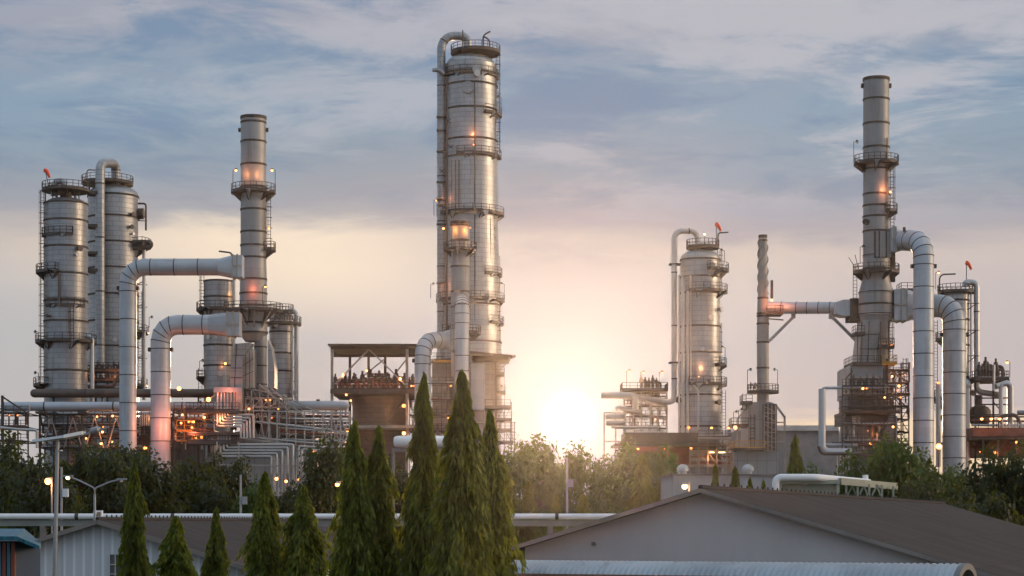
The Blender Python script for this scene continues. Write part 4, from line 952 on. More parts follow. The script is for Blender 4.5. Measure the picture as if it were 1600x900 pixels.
ladder(T, 1392, D - 2, 500, 560); bulb(T, 1393, 540, D - 2.5, 0.26, 60)

def duct2(*a, **k): return duct(*a, **k)
T = duct('tallest fat grey duct on the right, joined high to the big chimney', 1443, 32, 302, 360, 376, 1405, 1390, 3.5, 308, box_h=19)
mb = MB(); c = W(1413, 362, 305); mb.cyl(c, c + Vector((0, 0, 0.7)), 0.25, n=8); mb.build('nozzle', BROWN, T)
T = duct('lower fat grey duct at right, just right of the tallest one', 1491, 36, 306, 460, 478, 1440, 1394, 3.4, 310, box_h=24)

D = 304
T = thing('process_heater', 'tiered dark heater with pipe loop and burner rows below the big right chimney', 'heater', (X(1370, D), D, 0))
mb = MB(); mb.prism([(1328, 620), (1328, 572), (1333, 568), (1376, 568), (1380, 572), (1380, 620)], D, 12); mb.build('casing', STACK, T, 20)
mb = MB(); mb.pbox(1331, 1384, 606, 640, D + 1, 12); mb.build('casing', DIM, T)
mb = MB(); mb.pbox(1325, 1396, 641, 647, D - 1.0, 13); mb.pbox(1322, 1398, 648.5, 662, D, 11); mb.build('ring_beam', BROWN, T)
mb = MB(); mb.lathe(X(1358, D), D + 6, [(S(36, D), 0), (S(36, D), Z(662, D))], 32); mb.build('firebox', PANEL, T)
mb = MB(); mb.prism([(1376, 690), (1390, 650), (1402, 650), (1402, 720), (1376, 720)], D - 1, 4); mb.build('casing', STACK, T)
mb = MB(); mb.pbox(1332, 1344, 651, 660, D - 1.2, .3); mb.build('window', DULL, T)
for i in range(2): mb = MB(); mb.pbeam((1338, 651), (1338, 660), D - 1.4, 0.8); mb.pbeam((1332, 655.5), (1344, 655.5), D - 1.4, 0.8); 
mb.build('window_bars', BAND, T)
valves(T, 1334, 1375, 602, D - 3.2, 5, 16, BROWN, 'burner'); valves(T, 1332, 1374, 634, D - 3, 5, 10, BROWN, 'burner')
deck(T, 1328, 1380, 603, D - 4, 4, 'f', STEEL); deck(T, 1326, 1400, 635, D - 4, 4, 'f', STEEL); deck(T, 1332, 1378, 567, D - 1, 8, 'flr'); deck(T, 1338, 1384, 710, D - 3, 4, 'f')
pipe(T, 'loop_pipe', [(1385, 606, D - 4.5), (1284, 606, D - 4.5), (1284, 695, D - 4.5), (1340, 695, D - 4.5)], 2.4, 6, DUCT, 12)
pipe(T, 'loop_pipe', [(1284.5, 608, D - 5.5), (1284.5, 700, D - 5.5), (1292, 706, D - 5.5), (1330, 706, D - 5.5)], 5.6, 9, DUCT, 14)
pipe(T, 'loop_pipe', [(1279, 697, D - 6), (1284, 709, D - 6), (1345, 709, D - 6)], 2.6, 5, BROWN, 12)
pipe(T, 'manifold_pipe', [(1313, 643, D - 4.2), (1406, 643, D - 4.2)], 3.2, None, BROWN, 12); pipe(T, 'manifold_pipe', [(1300, 693, D - 4), (1400, 697, D - 4)], 2.6, None, BROWN, 12)
for i in range(5): pipe(T, 'riser_tube', [(1308 + 4.5 * i, 706, D - 4), (1308 + 4.5 * i, 790, D - 4)], 1.3, None, PIPE, 8)
pipe(T, 'riser_tube', [(1316, 640, D - 3), (1316, 618, D - 3), (1322, 616, D - 3), (1322, 640, D - 3)], 2.2, 3, STACK, 10)
for x in (1322, 1330, 1381, 1386): mb = MB(); mb.pbeam((x, 590 if x < 1325 else 575), (x, 640), D - 3, 2.2); mb.build('post', STEEL, T)
mb = MB(); mb.pbeam((1322, 591), (1332, 580), D - 3, 2.4); mb.pbeam((1322, 640), (1322, 885), D - 3, 2); mb.build('brace', STEEL, T); mb = MB(); mb.pbeam((1398, 640), (1398, 885), D - 3, 2); mb.build('post', STEEL, T)
rack(T, [1316, 1331, 1347, 1363, 1380, 1399], [604, 618, 636, 664, 690], D - 5, 3.5, 1.1, STEEL, True, 26, (BROWN, PIPE, STACK), (0.6, 1.5), seed=23)
glow(T, W(1356, 680, D) + Vector((0, -5.6, 0)), 170, (1, 0.25, 0.10)); bulb(T, 1356, 673, D - 6, 0.14)
T = thing('pipe_rack', 'tangled brown stair and pipe frame squeezed between the right heater and the tallest right duct', 'pipe rack', (X(1405, D), D, 0), 'steel pipe racks')
rack(T, [1384, 1395, 1408, 1420], [580, 600, 618, 636, 656, 676, 696], D + 2, 7, 1.7, STEEL, True, 34, (BROWN, RUST, PIPE), (0.8, 1.8), seed=14)
mb = MB(); mb.pbeam((1384, 575), (1420, 598), D + 1.5, 2.4); mb.pbeam((1386, 560), (1386, 640), D + 1, 3); mb.pbeam((1380, 600), (1420, 640), D + 1.4, 2); mb.build('brace', BROWN, T)
deck(T, 1378, 1402, 566, D, 4, 'fr', YELLOW, rm=YELLOW); ladder(T, 1414, D + 1, 560, 600)
for a in ((1394, 588, 90), (1402, 610, 50), (1414, 585, 40)): bulb(T, a[0], a[1], D + 1, 0.18, a[2])
D = 304
T = thing('lamp_post', 'short lamp post glowing orange between the feet of the two right hand ducts', 'lamp', (X(1467, 296), 296, 0))
mb = MB(); mb.cyl(W(1467, 885, 296), W(1467, 699, 296), 0.08, n=8); mb.cyl(W(1467, 699, 296) + Vector((0, 0, 0.35)), W(1467, 699, 296) + Vector((0, 0, 0.6)), 0.4, 0.1, 8); mb.build('pole', RAIL, T)
g = MB(); g.sphere(W(1467, 697.5, 296), 0.45, 10); g.build('bulb', BULB, T); glow(T, W(1467, 697, 296) + Vector((0, -0.7, 0)), 420, (1, 0.26, 0.1))

D = 330
T = thing('distillation_column', 'rightmost column, mostly hidden by the lower fat duct, with a long riser pipe beside it', 'column', (X(1494, D), D, 0), 'aluminium clad process columns')
tower(T, 1494, D, 20, 452, bands=[470, 500, 540, 590, 640], dome=0.3)
platform(T, 1494, 456, D, 6, 29); deck(T, 1408, 1428, 452, D - 2, 4, 'fl'); platform(T, 1494, 530, D, 20, 32, 150, 240); platform(T, 1494, 622, D, 20, 40, 150, 235)
pipe(T, 'overhead_pipe', [(1508, 448, D - 1), (1508, 441, D - 1), (1526, 441, D - 1), (1526, 612, D - 1), (1560, 617, D - 1)], 4.6, 9, PIPE, 14, 12)
mb = MB(); mb.sphere(W(1511, 443, D - 1), S(5.5, D), 12); mb.build('pipe_tee', PIPE, T)
pipe(T, 'vent_pipe', [(1468, 455, D), (1468, 429, D), (1493, 428, D)], 1.2, 8, BROWN, 8)
pipe(T, 'riser_pipe', [(1517, 450, D - 2), (1517, 640, D - 2)], 1.0, None, BROWN, 8); pipe(T, 'riser_pipe', [(1511, 600, D - 3), (1511, 730, D - 3)], 4.6, None, PIPE, 12); pipe(T, 'riser_pipe', [(1466, 600, D - 3), (1466, 730, D - 3)], 3.8, None, PIPE, 12)
for y in (478, 520, 560): mb = MB(); mb.pbeam((1512, y + 6), (1526, y - 4), D - 1.5, 1.4); mb.pbeam((1512, y - 4), (1530, y - 4), D - 1.5, 1.2); mb.build('bracket', STEEL, T)
mb = MB(); mb.sphere(W(1511, 601, D - 3), S(6.2, D), 12, 1.4); mb.build('cap', PIPE, T)
lamp(T, 1462, 452, D - 1, 26, True, r=0.2, side=1); bulb(T, 1466, 598, D - 4, 0.25); ladder(T, 1462, D - 3, 500, 640, False)
windsock(1510, 411, D, (1510, 446, D), 'orange windsock on the rightmost column')

D = 326
T = thing('reactor_structure', 'dark vessel and pipe structure with a railed top deck at the far right', 'process structure', (X(1560, D), D, 0))
deck(T, 1522, 1577, 590, D, 8, 'flr', STEEL, 0.5); valves(T, 1530, 1558, 588, D + 2, 7, 20, BROWN); valves(T, 1540, 1556, 588, D + 4, 2, 28, BROWN)
mb = MB(); mb.lathe(X(1538, D), D + 4, [(S(6, D), Z(640, D)), (S(6, D), Z(615, D))], 18); mb.lathe(X(1540, D), D + 4, [(S(12, D), Z(663, D)), (S(17, D), Z(656, D)), (S(17, D), Z(640, D)), (S(13, D), Z(634, D)), (S(5, D), Z(631, D))], 28); mb.build('vessel', BROWN, T)
for x in (1524, 1552, 1563, 1576): mb = MB(); mb.pbeam((x, 592), (x, 885), D + 1, 2.6); mb.build('post', STEEL, T)
pipe(T, 'down_pipe', [(1564, 665, D - 1), (1564, 600, D - 1), (1580, 600, D - 1), (1580, 660, D - 1)], 3.4, 6, PIPE, 12); pipe(T, 'down_pipe', [(1556, 604, D - 1), (1575, 597, D), (1578, 606, D), (1578, 665, D)], 4.4, 7, PIPE, 12)
pipe(T, 'cross_pipe', [(1553, 610, D - 1), (1553, 570, D - 1)], 2.0, None, PIPE, 10)
for y in (622, 632, 648): mb = MB(); mb.pbeam((1524, y), (1578, y), D + 0.8, 2); mb.build('beam', STEEL, T)
for a_, b_ in (((1552, 628), (1564, 642)), ((1524, 650), (1540, 632))): mb = MB(); mb.pbeam(a_, b_, D + .7, 1.5); mb.build('brace', STEEL, T)
mb = MB(); mb.pbox(1520, 1640, 668, 682, D - 6, 22); mb.build('cooler_casing', RUST, T); deck(T, 1516, 1640, 683, D - 8, 24, '', STEEL)
mb = MB(); mb.pbox(1545, 1640, 686, 712, D - 2, 14); mb.build('cooler_casing', RUST, T)
pipe(T, 'cross_pipe', [(1590, 645, D), (1620, 645, D)], 4, None, STACK, 10); pipe(T, 'cross_pipe', [(1562, 672, D - 3), (1562, 650, D - 3), (1590, 648, D - 3), (1594, 672, D - 3)], 3, 8, BROWN, 10)
for x in (1529, 1544, 1557): lamp(T, x, 672, D - 7, 18, True, 60, r=0.27, side=1)
lamp(T, 1578, 590, D, 24, True, r=0.24, side=-1); bulb(T, 1588, 691, D - 8.6, 0.36, 110); bulb(T, 1554, 707, D - 7, 0.42, 140); bulb(T, 1531, 706, D - 6, 0.2, 60)
for x in (1536, 1560, 1588): mb = MB(); mb.pbeam((x, 684), (x, 885), D - 7.6, 2.2); mb.pbeam((x, 705), (x + 16, 684), D - 7.6, 1.4); mb.build('post', BROWN, T)
for i in range(8): pipe(T, 'process_pipe', [(1518, 650 + 7 * i, D + 1), (1640, 652 + 7 * i, D + 1)], 1.2 + (i % 3) * .4, None, [BROWN, RUST, PIPE][i % 3], 8)
valves(T, 1562, 1596, 668, D - 5, 8, 9, PIPE)

# far grey warehouse
D = 420
T = thing('warehouse', 'plain grey warehouse far behind the plant, left of the right heater', 'warehouse', (X(1270, D), D, 0))
mb = MB(); mb.prism([(1130, 700), (1130, 682), (1160, 668), (1330, 668), (1330, 885), (1130, 885)], D, 30); mb.build('wall', mat('grey_sheeting', (0.22, 0.215, 0.22), 0.7), T)
mb = MB(); mb.pbox(1152, 1336, 664.5, 673, D - 0.8, 32); mb.build('roof', mat('grey_roof', (0.42, 0.42, 0.44), 0.6), T)
# ================================================================== buildings near the camera
random.seed(31)
ROOF = rib_mat('brown_roof_sheet', (0.044, 0.035, 0.032), 0.33, 0.0, 0.9, (0.08, 0.062, 0.052), 0.85, 0.9, (0.95, 2.9), 0.24, 0.3)
WALLR = rib_mat('white_ribbed_wall', (0.58, 0.585, 0.62), 0.35, 0.0, 0.6, (0.36, 0.35, 0.35), 0.4, 0.1, (1.4, 9.0), 0.03, 0.85)
RENDER = mat('pale_rendered_gable', (0.48, 0.45, 0.46), 0.85, 0, 0.09, 0.25, (1, 1, 0.35), (0.30, 0.285, 0.28), 0.55)
FASCIA = mat('grey_fascia', (0.20, 0.17, 0.155), 0.6, 0, 0.2, 0.6)
def gable_house(T, apex, along, across, length, hl, hr, slope, eave_drop, wall_m, roof_m, over=0.5, fascia_w=0.28, base=0.0):
    """gabled hall: apex point, ridge direction, gable direction, half widths left and right"""
    A = Vector(apex); u = Vector(along).normalized(); w = Vector(across).normalized(); up = Vector((0, 0, 1))
    th = 0.12
    for s_, hw in ((-1, hl), (1, hr)):
        mb = MB(); n = 24
        for layer in (0, -th):
            for i in range(2):
                for j in range(n + 1):
                    p = A + u * (-over + (length + 2 * over) * j / n) + w * (s_ * (hw + over) * i) - up * (slope * (hw + over) * i) + up * layer; mb.v.append(tuple(p))
        a = n + 1
        Ls = math.hypot(1, slope) * (hw + over)
        for j in range(n):
            v0, v1 = (length * j / n), (length * (j + 1) / n)
            mb.face((j, j + 1, a + j + 1, a + j) if s_ < 0 else (j, a + j, a + j + 1, j + 1), [(v0, 0), (v1, 0), (v1, Ls), (v0, Ls)] if s_ < 0 else [(v0, 0), (v0, Ls), (v1, Ls), (v1, 0)])
            b = 2 * a; mb.face((b + j, b + a + j, b + a + j + 1, b + j + 1) if s_ < 0 else (b + j, b + j + 1, b + a + j + 1, b + a + j))
        for (p, q) in ((0, a), (n, a + n)): mb.face((p, q, q + 2 * a, p + 2 * a))
        for k in range(0, n): mb.face((a + k, a + k + 1, 3 * a + k + 1, 3 * a + k))
        mb.build('roof', roof_m, T, 20)
    mb = MB()
    for e in (0.0, length):
        b = len(mb.v); q = A + u * e - up * 0.14
        for p in (q, q + w * hr - up * slope * hr, Vector((*(q + w * hr).xy, base)), Vector((*(q - w * hl).xy, base)), q - w * hl - up * slope * hl): mb.v.append(tuple(p))
        Lw = [(hl, q.z), (hl + hr, q.z - slope * hr), (hl + hr, base), (0, base), (0, q.z - slope * hl)]
        mb.face(tuple(range(b, b + 5)) if e else tuple(range(b + 4, b - 1, -1)), Lw if e else Lw[::-1])
    for k in ((1, 2), (3, 4)): mb.face((k[0], k[1], k[1] + 5, k[0] + 5))
    mb.build('wall', wall_m, T, 20)
    mb = MB()
    for s_, hw in ((-1, hl), (1, hr)):
        p = A - u * (over + 0.03) - up * 0.08; q = p + w * (s_ * (hw + over)) - up * (slope * (hw + over)); mb.beam(p, q, 0.06, fascia_w)
    mb.build('fascia', FASCIA, T)
    mb = MB(); p = A - u * over + up * 0.03; mb.path([p, p + u * (length + 2 * over)], 0.075, 8)
    L = length; k = 1.0
    while k < L: c = A + u * k + up * 0.05; mb.cyl(c, c + up * 0.14, 0.05, 0.02, 6); k += 0.8
    mb.build('ridge_cap', roof_m, T)
u = (19.6, 53, 0); w = (53, -19.6, 0)
ap = W(1100, 763, 60)
T = thing('warehouse', 'large gabled hall with pale blank gable wall and brown sheet roof at lower right', 'warehouse', (ap.x, ap.y, 0))
gable_house(T, ap, u, w, 55, 5.95, 9.6, 0.292, 0, RENDER, ROOF, 0.45, 0.13)
uu, ww = Vector(u).normalized(), Vector(w).normalized()
c = ap - uu * 0.03 - ww * 3.6 - Vector((0, 0, 1.75)); mb = MB(); mb.cyl(c, c - uu * 0.08, 0.07, n=10); mb.build('pipe_stub', FASCIA, T)
ap = W(157, 812, 70)
T = thing('shed', 'white gabled shed with dark brown roof and a small dark window at lower left', 'shed', (ap.x, ap.y, 0))
gable_house(T, ap, (0.02, 1, 0), (1, -0.02, 0), 62, 5.6, 5.6, 0.31, 0, WALLR, ROOF, 0.5, 0.16)
wm = MB(); wm.pbox(171, 189, 866, 912, 69.9, 0.06); f = wm.build('window', mat('dark_window_glass', (0.03, 0.035, 0.04), 0.15, 0, 0.1, spec=0.8), T)
wm = MB()
for x in (171, 180, 189): wm.pbox(x - 0.7, x + 0.7, 865, 913, 69.82, 0.07)
for y in (866, 882, 897, 912): wm.pbox(170.5, 189.5, y - 0.6, y + 0.6, 69.80, 0.07)
wm.build('frame', mat('window_frame', (0.5, 0.5, 0.5), 0.6), f)
mb = MB(); mb.pbox(40, 43, 855, 1100, 69.85, 0.1); mb.build('corner_trim', FASCIA, T)

# covered walkway: barrel vault of corrugated sheet
VAULT = mat('galvanised_sheet', (0.34, 0.375, 0.41), 0.42, 0.45, 0.2, 0.5, tint=(0.17, 0.165, 0.16), tint_amt=0.6)
a, b = W(612, 875, 59.8), W(1506, 882, 50); a.z -= 0.87; b.z -= 0.87
T = thing('covered_walkway', 'corrugated barrel roof of a covered walkway in front of the blank pale gable wall', 'walkway', (a.x, a.y, 0))
d = (b - a); Lw = d.length; d.normalize(); side = Vector((d.y, -d.x, 0)).normalized()
mb = MB(); nr = int(Lw / 0.045); na = 14; rows = []
for i in range(nr + 1):
    c = a + d * (Lw * i / nr); r = 0.87 + 0.034 * math.sin(i * math.pi / 2); bb = len(mb.v)
    for k in range(na + 1):
        t_ = math.pi * (0.20 + 0.60 * k / na); mb.v.append(tuple(c + side * (r * math.cos(t_)) + Vector((0, 0, r * math.sin(t_)))))
    if i:
        for k in range(na): mb.face((bb - na - 1 + k, bb + k, bb + k + 1, bb - na + k))
mb.build('roof', VAULT, T, 80)
mb = MB(); ec = b + d * 0.02
for r0, r1, dd in ((0.90, 0.74, 0.1),):
    bb = len(mb.v)
    for off in (-0.06, dd):
        for k in range(25):
            t_ = math.pi * (0.17 + 0.66 * k / 24); v = side * math.cos(t_) + Vector((0, 0, math.sin(t_))); mb.v.append(tuple(ec + d * off + v * r0)); mb.v.append(tuple(ec + d * off + v * r1))
    n2 = 50
    for k in range(24):
        p = bb + 2 * k
        mb.face((p, p + 2, p + 3, p + 1)); mb.face((p + n2 + 1, p + n2 + 3, p + n2 + 2, p + n2)); mb.face((p, p + n2, p + n2 + 2, p + 2)); mb.face((p + 1, p + 3, p + n2 + 3, p + n2 + 1))
mb.build('end_arch', mat('end_arch_steel', (0.16, 0.15, 0.15), 0.6), T)
BRICKRED = mat('red_oxide_beam', (0.26, 0.12, 0.085), 0.7, 0, 0.25, 0.8)
mb = MB()
for s_ in (-1, 1):
    o2 = side * (0.74 * s_) + Vector((0, 0, 0.42)); mb.beam(a + o2, b + o2, 0.10, 0.2)
mb.build('eave_beam', BRICKRED, T)
for k in range(9):
    for s_ in (-1, 1):
        c = a + d * (Lw * k / 8) + side * (0.8 * s_); mb = MB(); mb.beam(Vector((c.x, c.y, 0)), Vector((c.x, c.y, c.z + 0.25)), 0.12); mb.build('post', BRICKRED, T)

# teal roofed building, bottom left corner
TEAL = rib_mat('teal_roof_sheet', (0.012, 0.10, 0.15), 0.25, 0.1, 0.4, (0.03, 0.14, 0.19), 0.4)
D = 45
T = thing('roadside_building', 'low corner building with teal metal roof and red and blue striped wall', 'building', (X(0, D), D, 0))
mb = MB(); x0, x1, x2 = X(-260, D), X(38, D), X(64, D); zt, ze = Z(826, D), Z(850, D); y0, y1 = D - 0.4, D + 3.2
ym = y1 - 1.4; v = [(x0, y0, Z(838, y0)), (X(26, y0), y0, Z(838, y0)), (X(38, ym), ym, Z(826, ym)), (x0, ym, Z(826, ym)), (X(62, y0), y0, Z(853, y0)), (X(64, y1), y1, Z(848, y1))]
mb.v = [*v, *[(p[0], p[1], p[2] - 0.09) for p in v]]
mb.face((0, 1, 2, 3)); mb.face((1, 4, 5, 2)); mb.face((9, 8, 7, 6)); mb.face((8, 11, 10, 7)); mb.face((0, 6, 7, 1)); mb.face((1, 7, 10, 4)); mb.face((4, 10, 11, 5)); mb.face((3, 2, 8, 9)); mb.face((2, 5, 11, 8))
mb.build('roof', TEAL, T, 15)
mb = MB(); mb.pbox(-260, 24, 846, 1300, D + 0.3, 2.4); mb.build('wall', mat('dark_blue_wall', (0.03, 0.05, 0.09), 0.6), T)
mb = MB()
for x in (-30, -8, 6, 20): mb.pbox(x - 3, x + 3, 848, 1300, D + 0.2, 0.12)
mb.build('red_panel', mat('red_panel_paint', (0.20, 0.06, 0.04), 0.6), T)
mb = MB()
for x in (-20, -1, 13): mb.pbox(x - 2.2, x + 2.2, 847, 1300, D + 0.16, 0.12)
mb.build('post', mat('teal_post', (0.03, 0.12, 0.18), 0.5), T)

# white wall with mushroom ventilators behind the hall
D = 165
GALVV = mat('ventilator_zinc', (0.42, 0.41, 0.41), 0.5, 0.2, 0.15, 1.5)
T = thing('store_building', 'white walled low building behind the hall ridge, carrying two mushroom ventilators', 'building', (X(1130, D), D, 0))
mb = MB(); mb.pbox(1052, 1262, 742, 960, D, 14); mb.build('wall', mat('store_wall', (0.36, 0.355, 0.36), 0.8, 0, 0.12, 0.3, (1, 1, 0.3), (0.22, 0.21, 0.2), 0.5), T)
mb = MB(); mb.pbox(1050, 1264, 740.5, 743, D - 0.2, 14.4); mb.build('parapet', FASCIA, T)
for x in (1070, 1173):
    mb = MB(); mb.lathe(X(x, D), D + 2, [(S(6.5, D), Z(743, D)), (S(6.5, D), Z(736, D)), (S(9, D), Z(735.5, D)), (S(9.5, D), Z(731, D)), (S(7, D), Z(727, D)), (S(3, D), Z(724.5, D))], 20); mb.build('ventilator', GALVV, T)

# pipe loop on a pale green frame behind the hall
D = 140
GREEN = mat('pale_green_steel', (0.30, 0.31, 0.25), 0.6, 0, 0.15, 0.6)
T = thing('pipe_loop', 'white pipe bent over a pale green steel frame behind the brown roof', 'pipe loop', (X(1300, D), D, 0))
pipe(T, 'pipe_run', [(1212, 820, D), (1212, 746, D), (1275, 746, D), (1358, 754, D + 3)], 5.6, 9, WHITE, 16)
mb = MB(); mb.pbox(1215, 1312, 750, 756, D + 0.4, 0.8); mb.beam(W(1312, 752, D + .8), W(1400, 760, D + 4), 0.4, 0.5); mb.pbox(1221, 1312, 757, 830, D + 1.0, 1.2); mb.build('frame', GREEN, T)
for i, x in enumerate((1217, 1309, 1322, 1340, 1358, 1378, 1396)): mb = MB(); e = 752 + max(0, x - 1312) * .09; mb.pbeam((x, e), (x, 975), D + 0.2 + i * .5, 5 if i < 2 else 3.2); mb.build('post', GREEN, T)
mb = MB()
for x in (1324, 1342, 1362): mb.pbeam((x, 775), (x + 9, 757), D + 2, 2); mb.pbeam((x + 14, 775), (x + 7, 757), D + 2, 2)
mb.build('brace', GREEN, T); mb = MB(); mb.cyl(W(1352, 752, D + 3), W(1352, 742, D + 3), 0.22, n=8); mb.build('vent', WHITE, T)

# pipe bridge across the middle distance
D = 120
T = thing('pipe_bridge', 'long level white pipe carried on a beam right across the picture behind the sheds', 'pipe bridge', (X(400, D), D, 0))
pipe(T, 'pipe_run', [(-120, 807, D), (1000, 807, D)], 4.6, None, WHITE, 14, 6.0)
mb = MB(); mb.pbox(-120, 1000, 812.5, 822, D + 0.1, 0.5); mb.build('beam', mat('grey_green_beam', (0.22, 0.23, 0.21), 0.7), T)
for x in (-60, 66, 225, 376, 540, 700, 860, 990): mb = MB(); mb.pbox(x - 4, x + 4, 822, 990, D + 0.05, 0.4); mb.build('post', FASCIA, T)
D = 114
T = thing('elevated_pipe', 'blunt end of a fat white elevated pipe on a post between the tall conifers', 'pipe', (X(620, D), D, 0))
mb = MB(); mb.path([W(x, 690, D) for x in (615, 616, 619, 625, 700)], [S(r, D) for r in (3, 7, 8.8, 9.2, 9.2)], 18); mb.build('pipe_run', WHITE, T)
mb = MB(); mb.pbox(612, 700, 700, 706, D - 0.2, 0.6); mb.build('beam', FASCIA, T)
for x in (614.5, 690): mb = MB(); mb.pbeam((x, 700), (x, 995), D + 0.1, 4.5); mb.build('post', FASCIA, T)

# lamps in the foreground
GALV = mat('galvanised_pole', (0.30, 0.30, 0.31), 0.5, 0.4, 0.1, 0.5)
D = 52
T = thing('street_lamp', 'slanting grey pole with a long flat lamp head, standing by the teal roof', 'street lamp', (X(78, D), D, 0))
mb = MB(); mb.cyl(Vector((X(79, D), D, 0)), W(90, 690, D), 0.085, 0.05, 12); mb.build('pole', GALV, T)
mb = MB()
P = [W(52, 691.5, D), W(104, 685, D), W(131, 679, D)]
for p, q, w0, w1, h in ((P[0], P[1], 0.12, 0.34, 0.07), (P[1], P[2], 0.34, 0.22, 0.09)):
    b_ = len(mb.v)
    for e, ww in ((p, w0), (q, w1)):
        for (dy, dz) in ((-ww, -h / 2), (ww, -h / 2), (ww, h / 2), (-ww, h / 2)): mb.v.append(tuple(e + Vector((0, dy, dz + 0.04))))
    for k in range(4): mb.face((b_ + k, b_ + 4 + k, b_ + 4 + (k + 1) % 4, b_ + (k + 1) % 4))
    mb.face((b_, b_ + 1, b_ + 2, b_ + 3)); mb.face((b_ + 7, b_ + 6, b_ + 5, b_ + 4))
mb.build('lamp_head', WHITE, T, 20)
mb = MB(); mb.beam(W(129, 679.5, D), W(170, 667, D), 0.05); p, q = W(140, 675, D), W(158, 669, D); mb.path([p, p.lerp(q, .2), p.lerp(q, .7), q], [0.02, 0.09, 0.1, 0.02], 10); mb.build('lamp_arm', GALV, T)
mb = MB(); mb.cyl(W(95, 705, D), W(95, 703, D), 0.05, n=8); mb.build('sensor', WHITE, T)
D = 112
T = thing('street_lamp', 'twin armed street lamp with only its left lamp lit, above the white pipe bridge', 'street lamp', (X(148, D), D, 0))
mb = MB(); mb.cyl(Vector((X(148, D), D, 0)), W(148, 772, D), 0.07, n=10)
for (e, c) in (((108, 745), (122, 750)), ((188, 750), (174, 752))):
    mb.path(bend(px((148, 772, D), (148, 763, D), (c[0], c[1], D), (e[0], e[1], D)), 0.35, 5), 0.05, 8)
mb.build('pole', GALV, T)
for x, y, m_ in ((106, 745, WBULB), (190, 750, DULL)):
    mb = MB(); c = W(x, y, D); mb.beam(c + Vector((-0.3, 0, .05)), c + Vector((0.3, 0, .05)), 0.2, 0.1); o = mb.build('lamp_head', GALV, T)
    mb = MB(); mb.sphere(c - Vector((0, 0, 0.05)), 0.13 if m_ is WBULB else 0.09, 8); mb.build('bulb', m_, o)
D = 118
tag_box = thing('junction_box', 'small white cabinet standing on the pipe bridge at the foot of the twin lamp', 'cabinet', W(153, 806, D))
mb = MB(); mb.pbox(147, 159, 797.5, 807, D - 0.6, 0.4); mb.pbox(145.5, 150, 799, 803, D - 0.8, 0.2); mb.build('body', WHITE, tag_box); mb = MB(); mb.pbox(149.5, 157, 800, 807, D - 0.66, 0.06); mb.build('panel', FASCIA, tag_box)
def post_lamp(x, y, D, label, r, m_, power=0, h0=0.0, col=(1, .4, .14)):
    T = thing('lamp_post', label, 'lamp', (X(x, D), D, h0))
    mb = MB(); mb.cyl(Vector((X(x, D) + 0.3, D, h0)), W(x, y, D) + Vector((0.3, 0, 0.3)), 0.06, n=8); mb.beam(W(x, y, D) + Vector((0.3, 0, 0.3)), W(x, y, D) + Vector((0, 0, 0.25)), 0.06); mb.cyl(W(x, y, D) + Vector((0, 0, 0.3)), W(x, y, D) + Vector((0, 0, 0.1)), 0.08, 0.2, 8); mb.build('pole', GALV, T)
    g = MB(); g.sphere(W(x, y, D), r, 10); g.build('bulb', m_, T)
    if power: glow(T, W(x, y, D) + Vector((0, -0.4, -0.3)), power, col)
post_lamp(75, 752, 150, 'bright orange sodium lamp among dark trees beside the slanting pole', 0.27, BULB, 260)
post_lamp(1070, 760, 128, 'glowing warm lamp at the left edge of the hall roof, below the white ventilator', 0.2, WBULB, 60)
post_lamp(527, 757, 190, 'small orange lamp in the dark trees left of the paired conifers', 0.22, BULB, 120)
for x, yt, D, lab in ((376, 742, 150, 'plain grey pole rising behind the pipe bridge, right of the two short conifers'), (886, 715, 150, 'thin grey pole in the sunlit haze under the sun'), (96, 730, 140, 'thin grey pole with small box just right of the slanting street lamp')):
    T = thing('pole', lab, 'pole', (X(x, D), D, 0)); mb = MB(); mb.cyl(Vector((X(x, D), D, 0)), W(x, yt, D), 0.11, 0.08, 8); mb.build('mast', GALV, T)
    mb = MB(); c = W(x, yt + 40, D); mb.box(c.x + 0.1, c.x + 0.5, c.y - 0.15, c.y + 0.15, c.z - 0.3, c.z + 0.3); mb.build('box', WHITE if x == 96 else GALV, T)

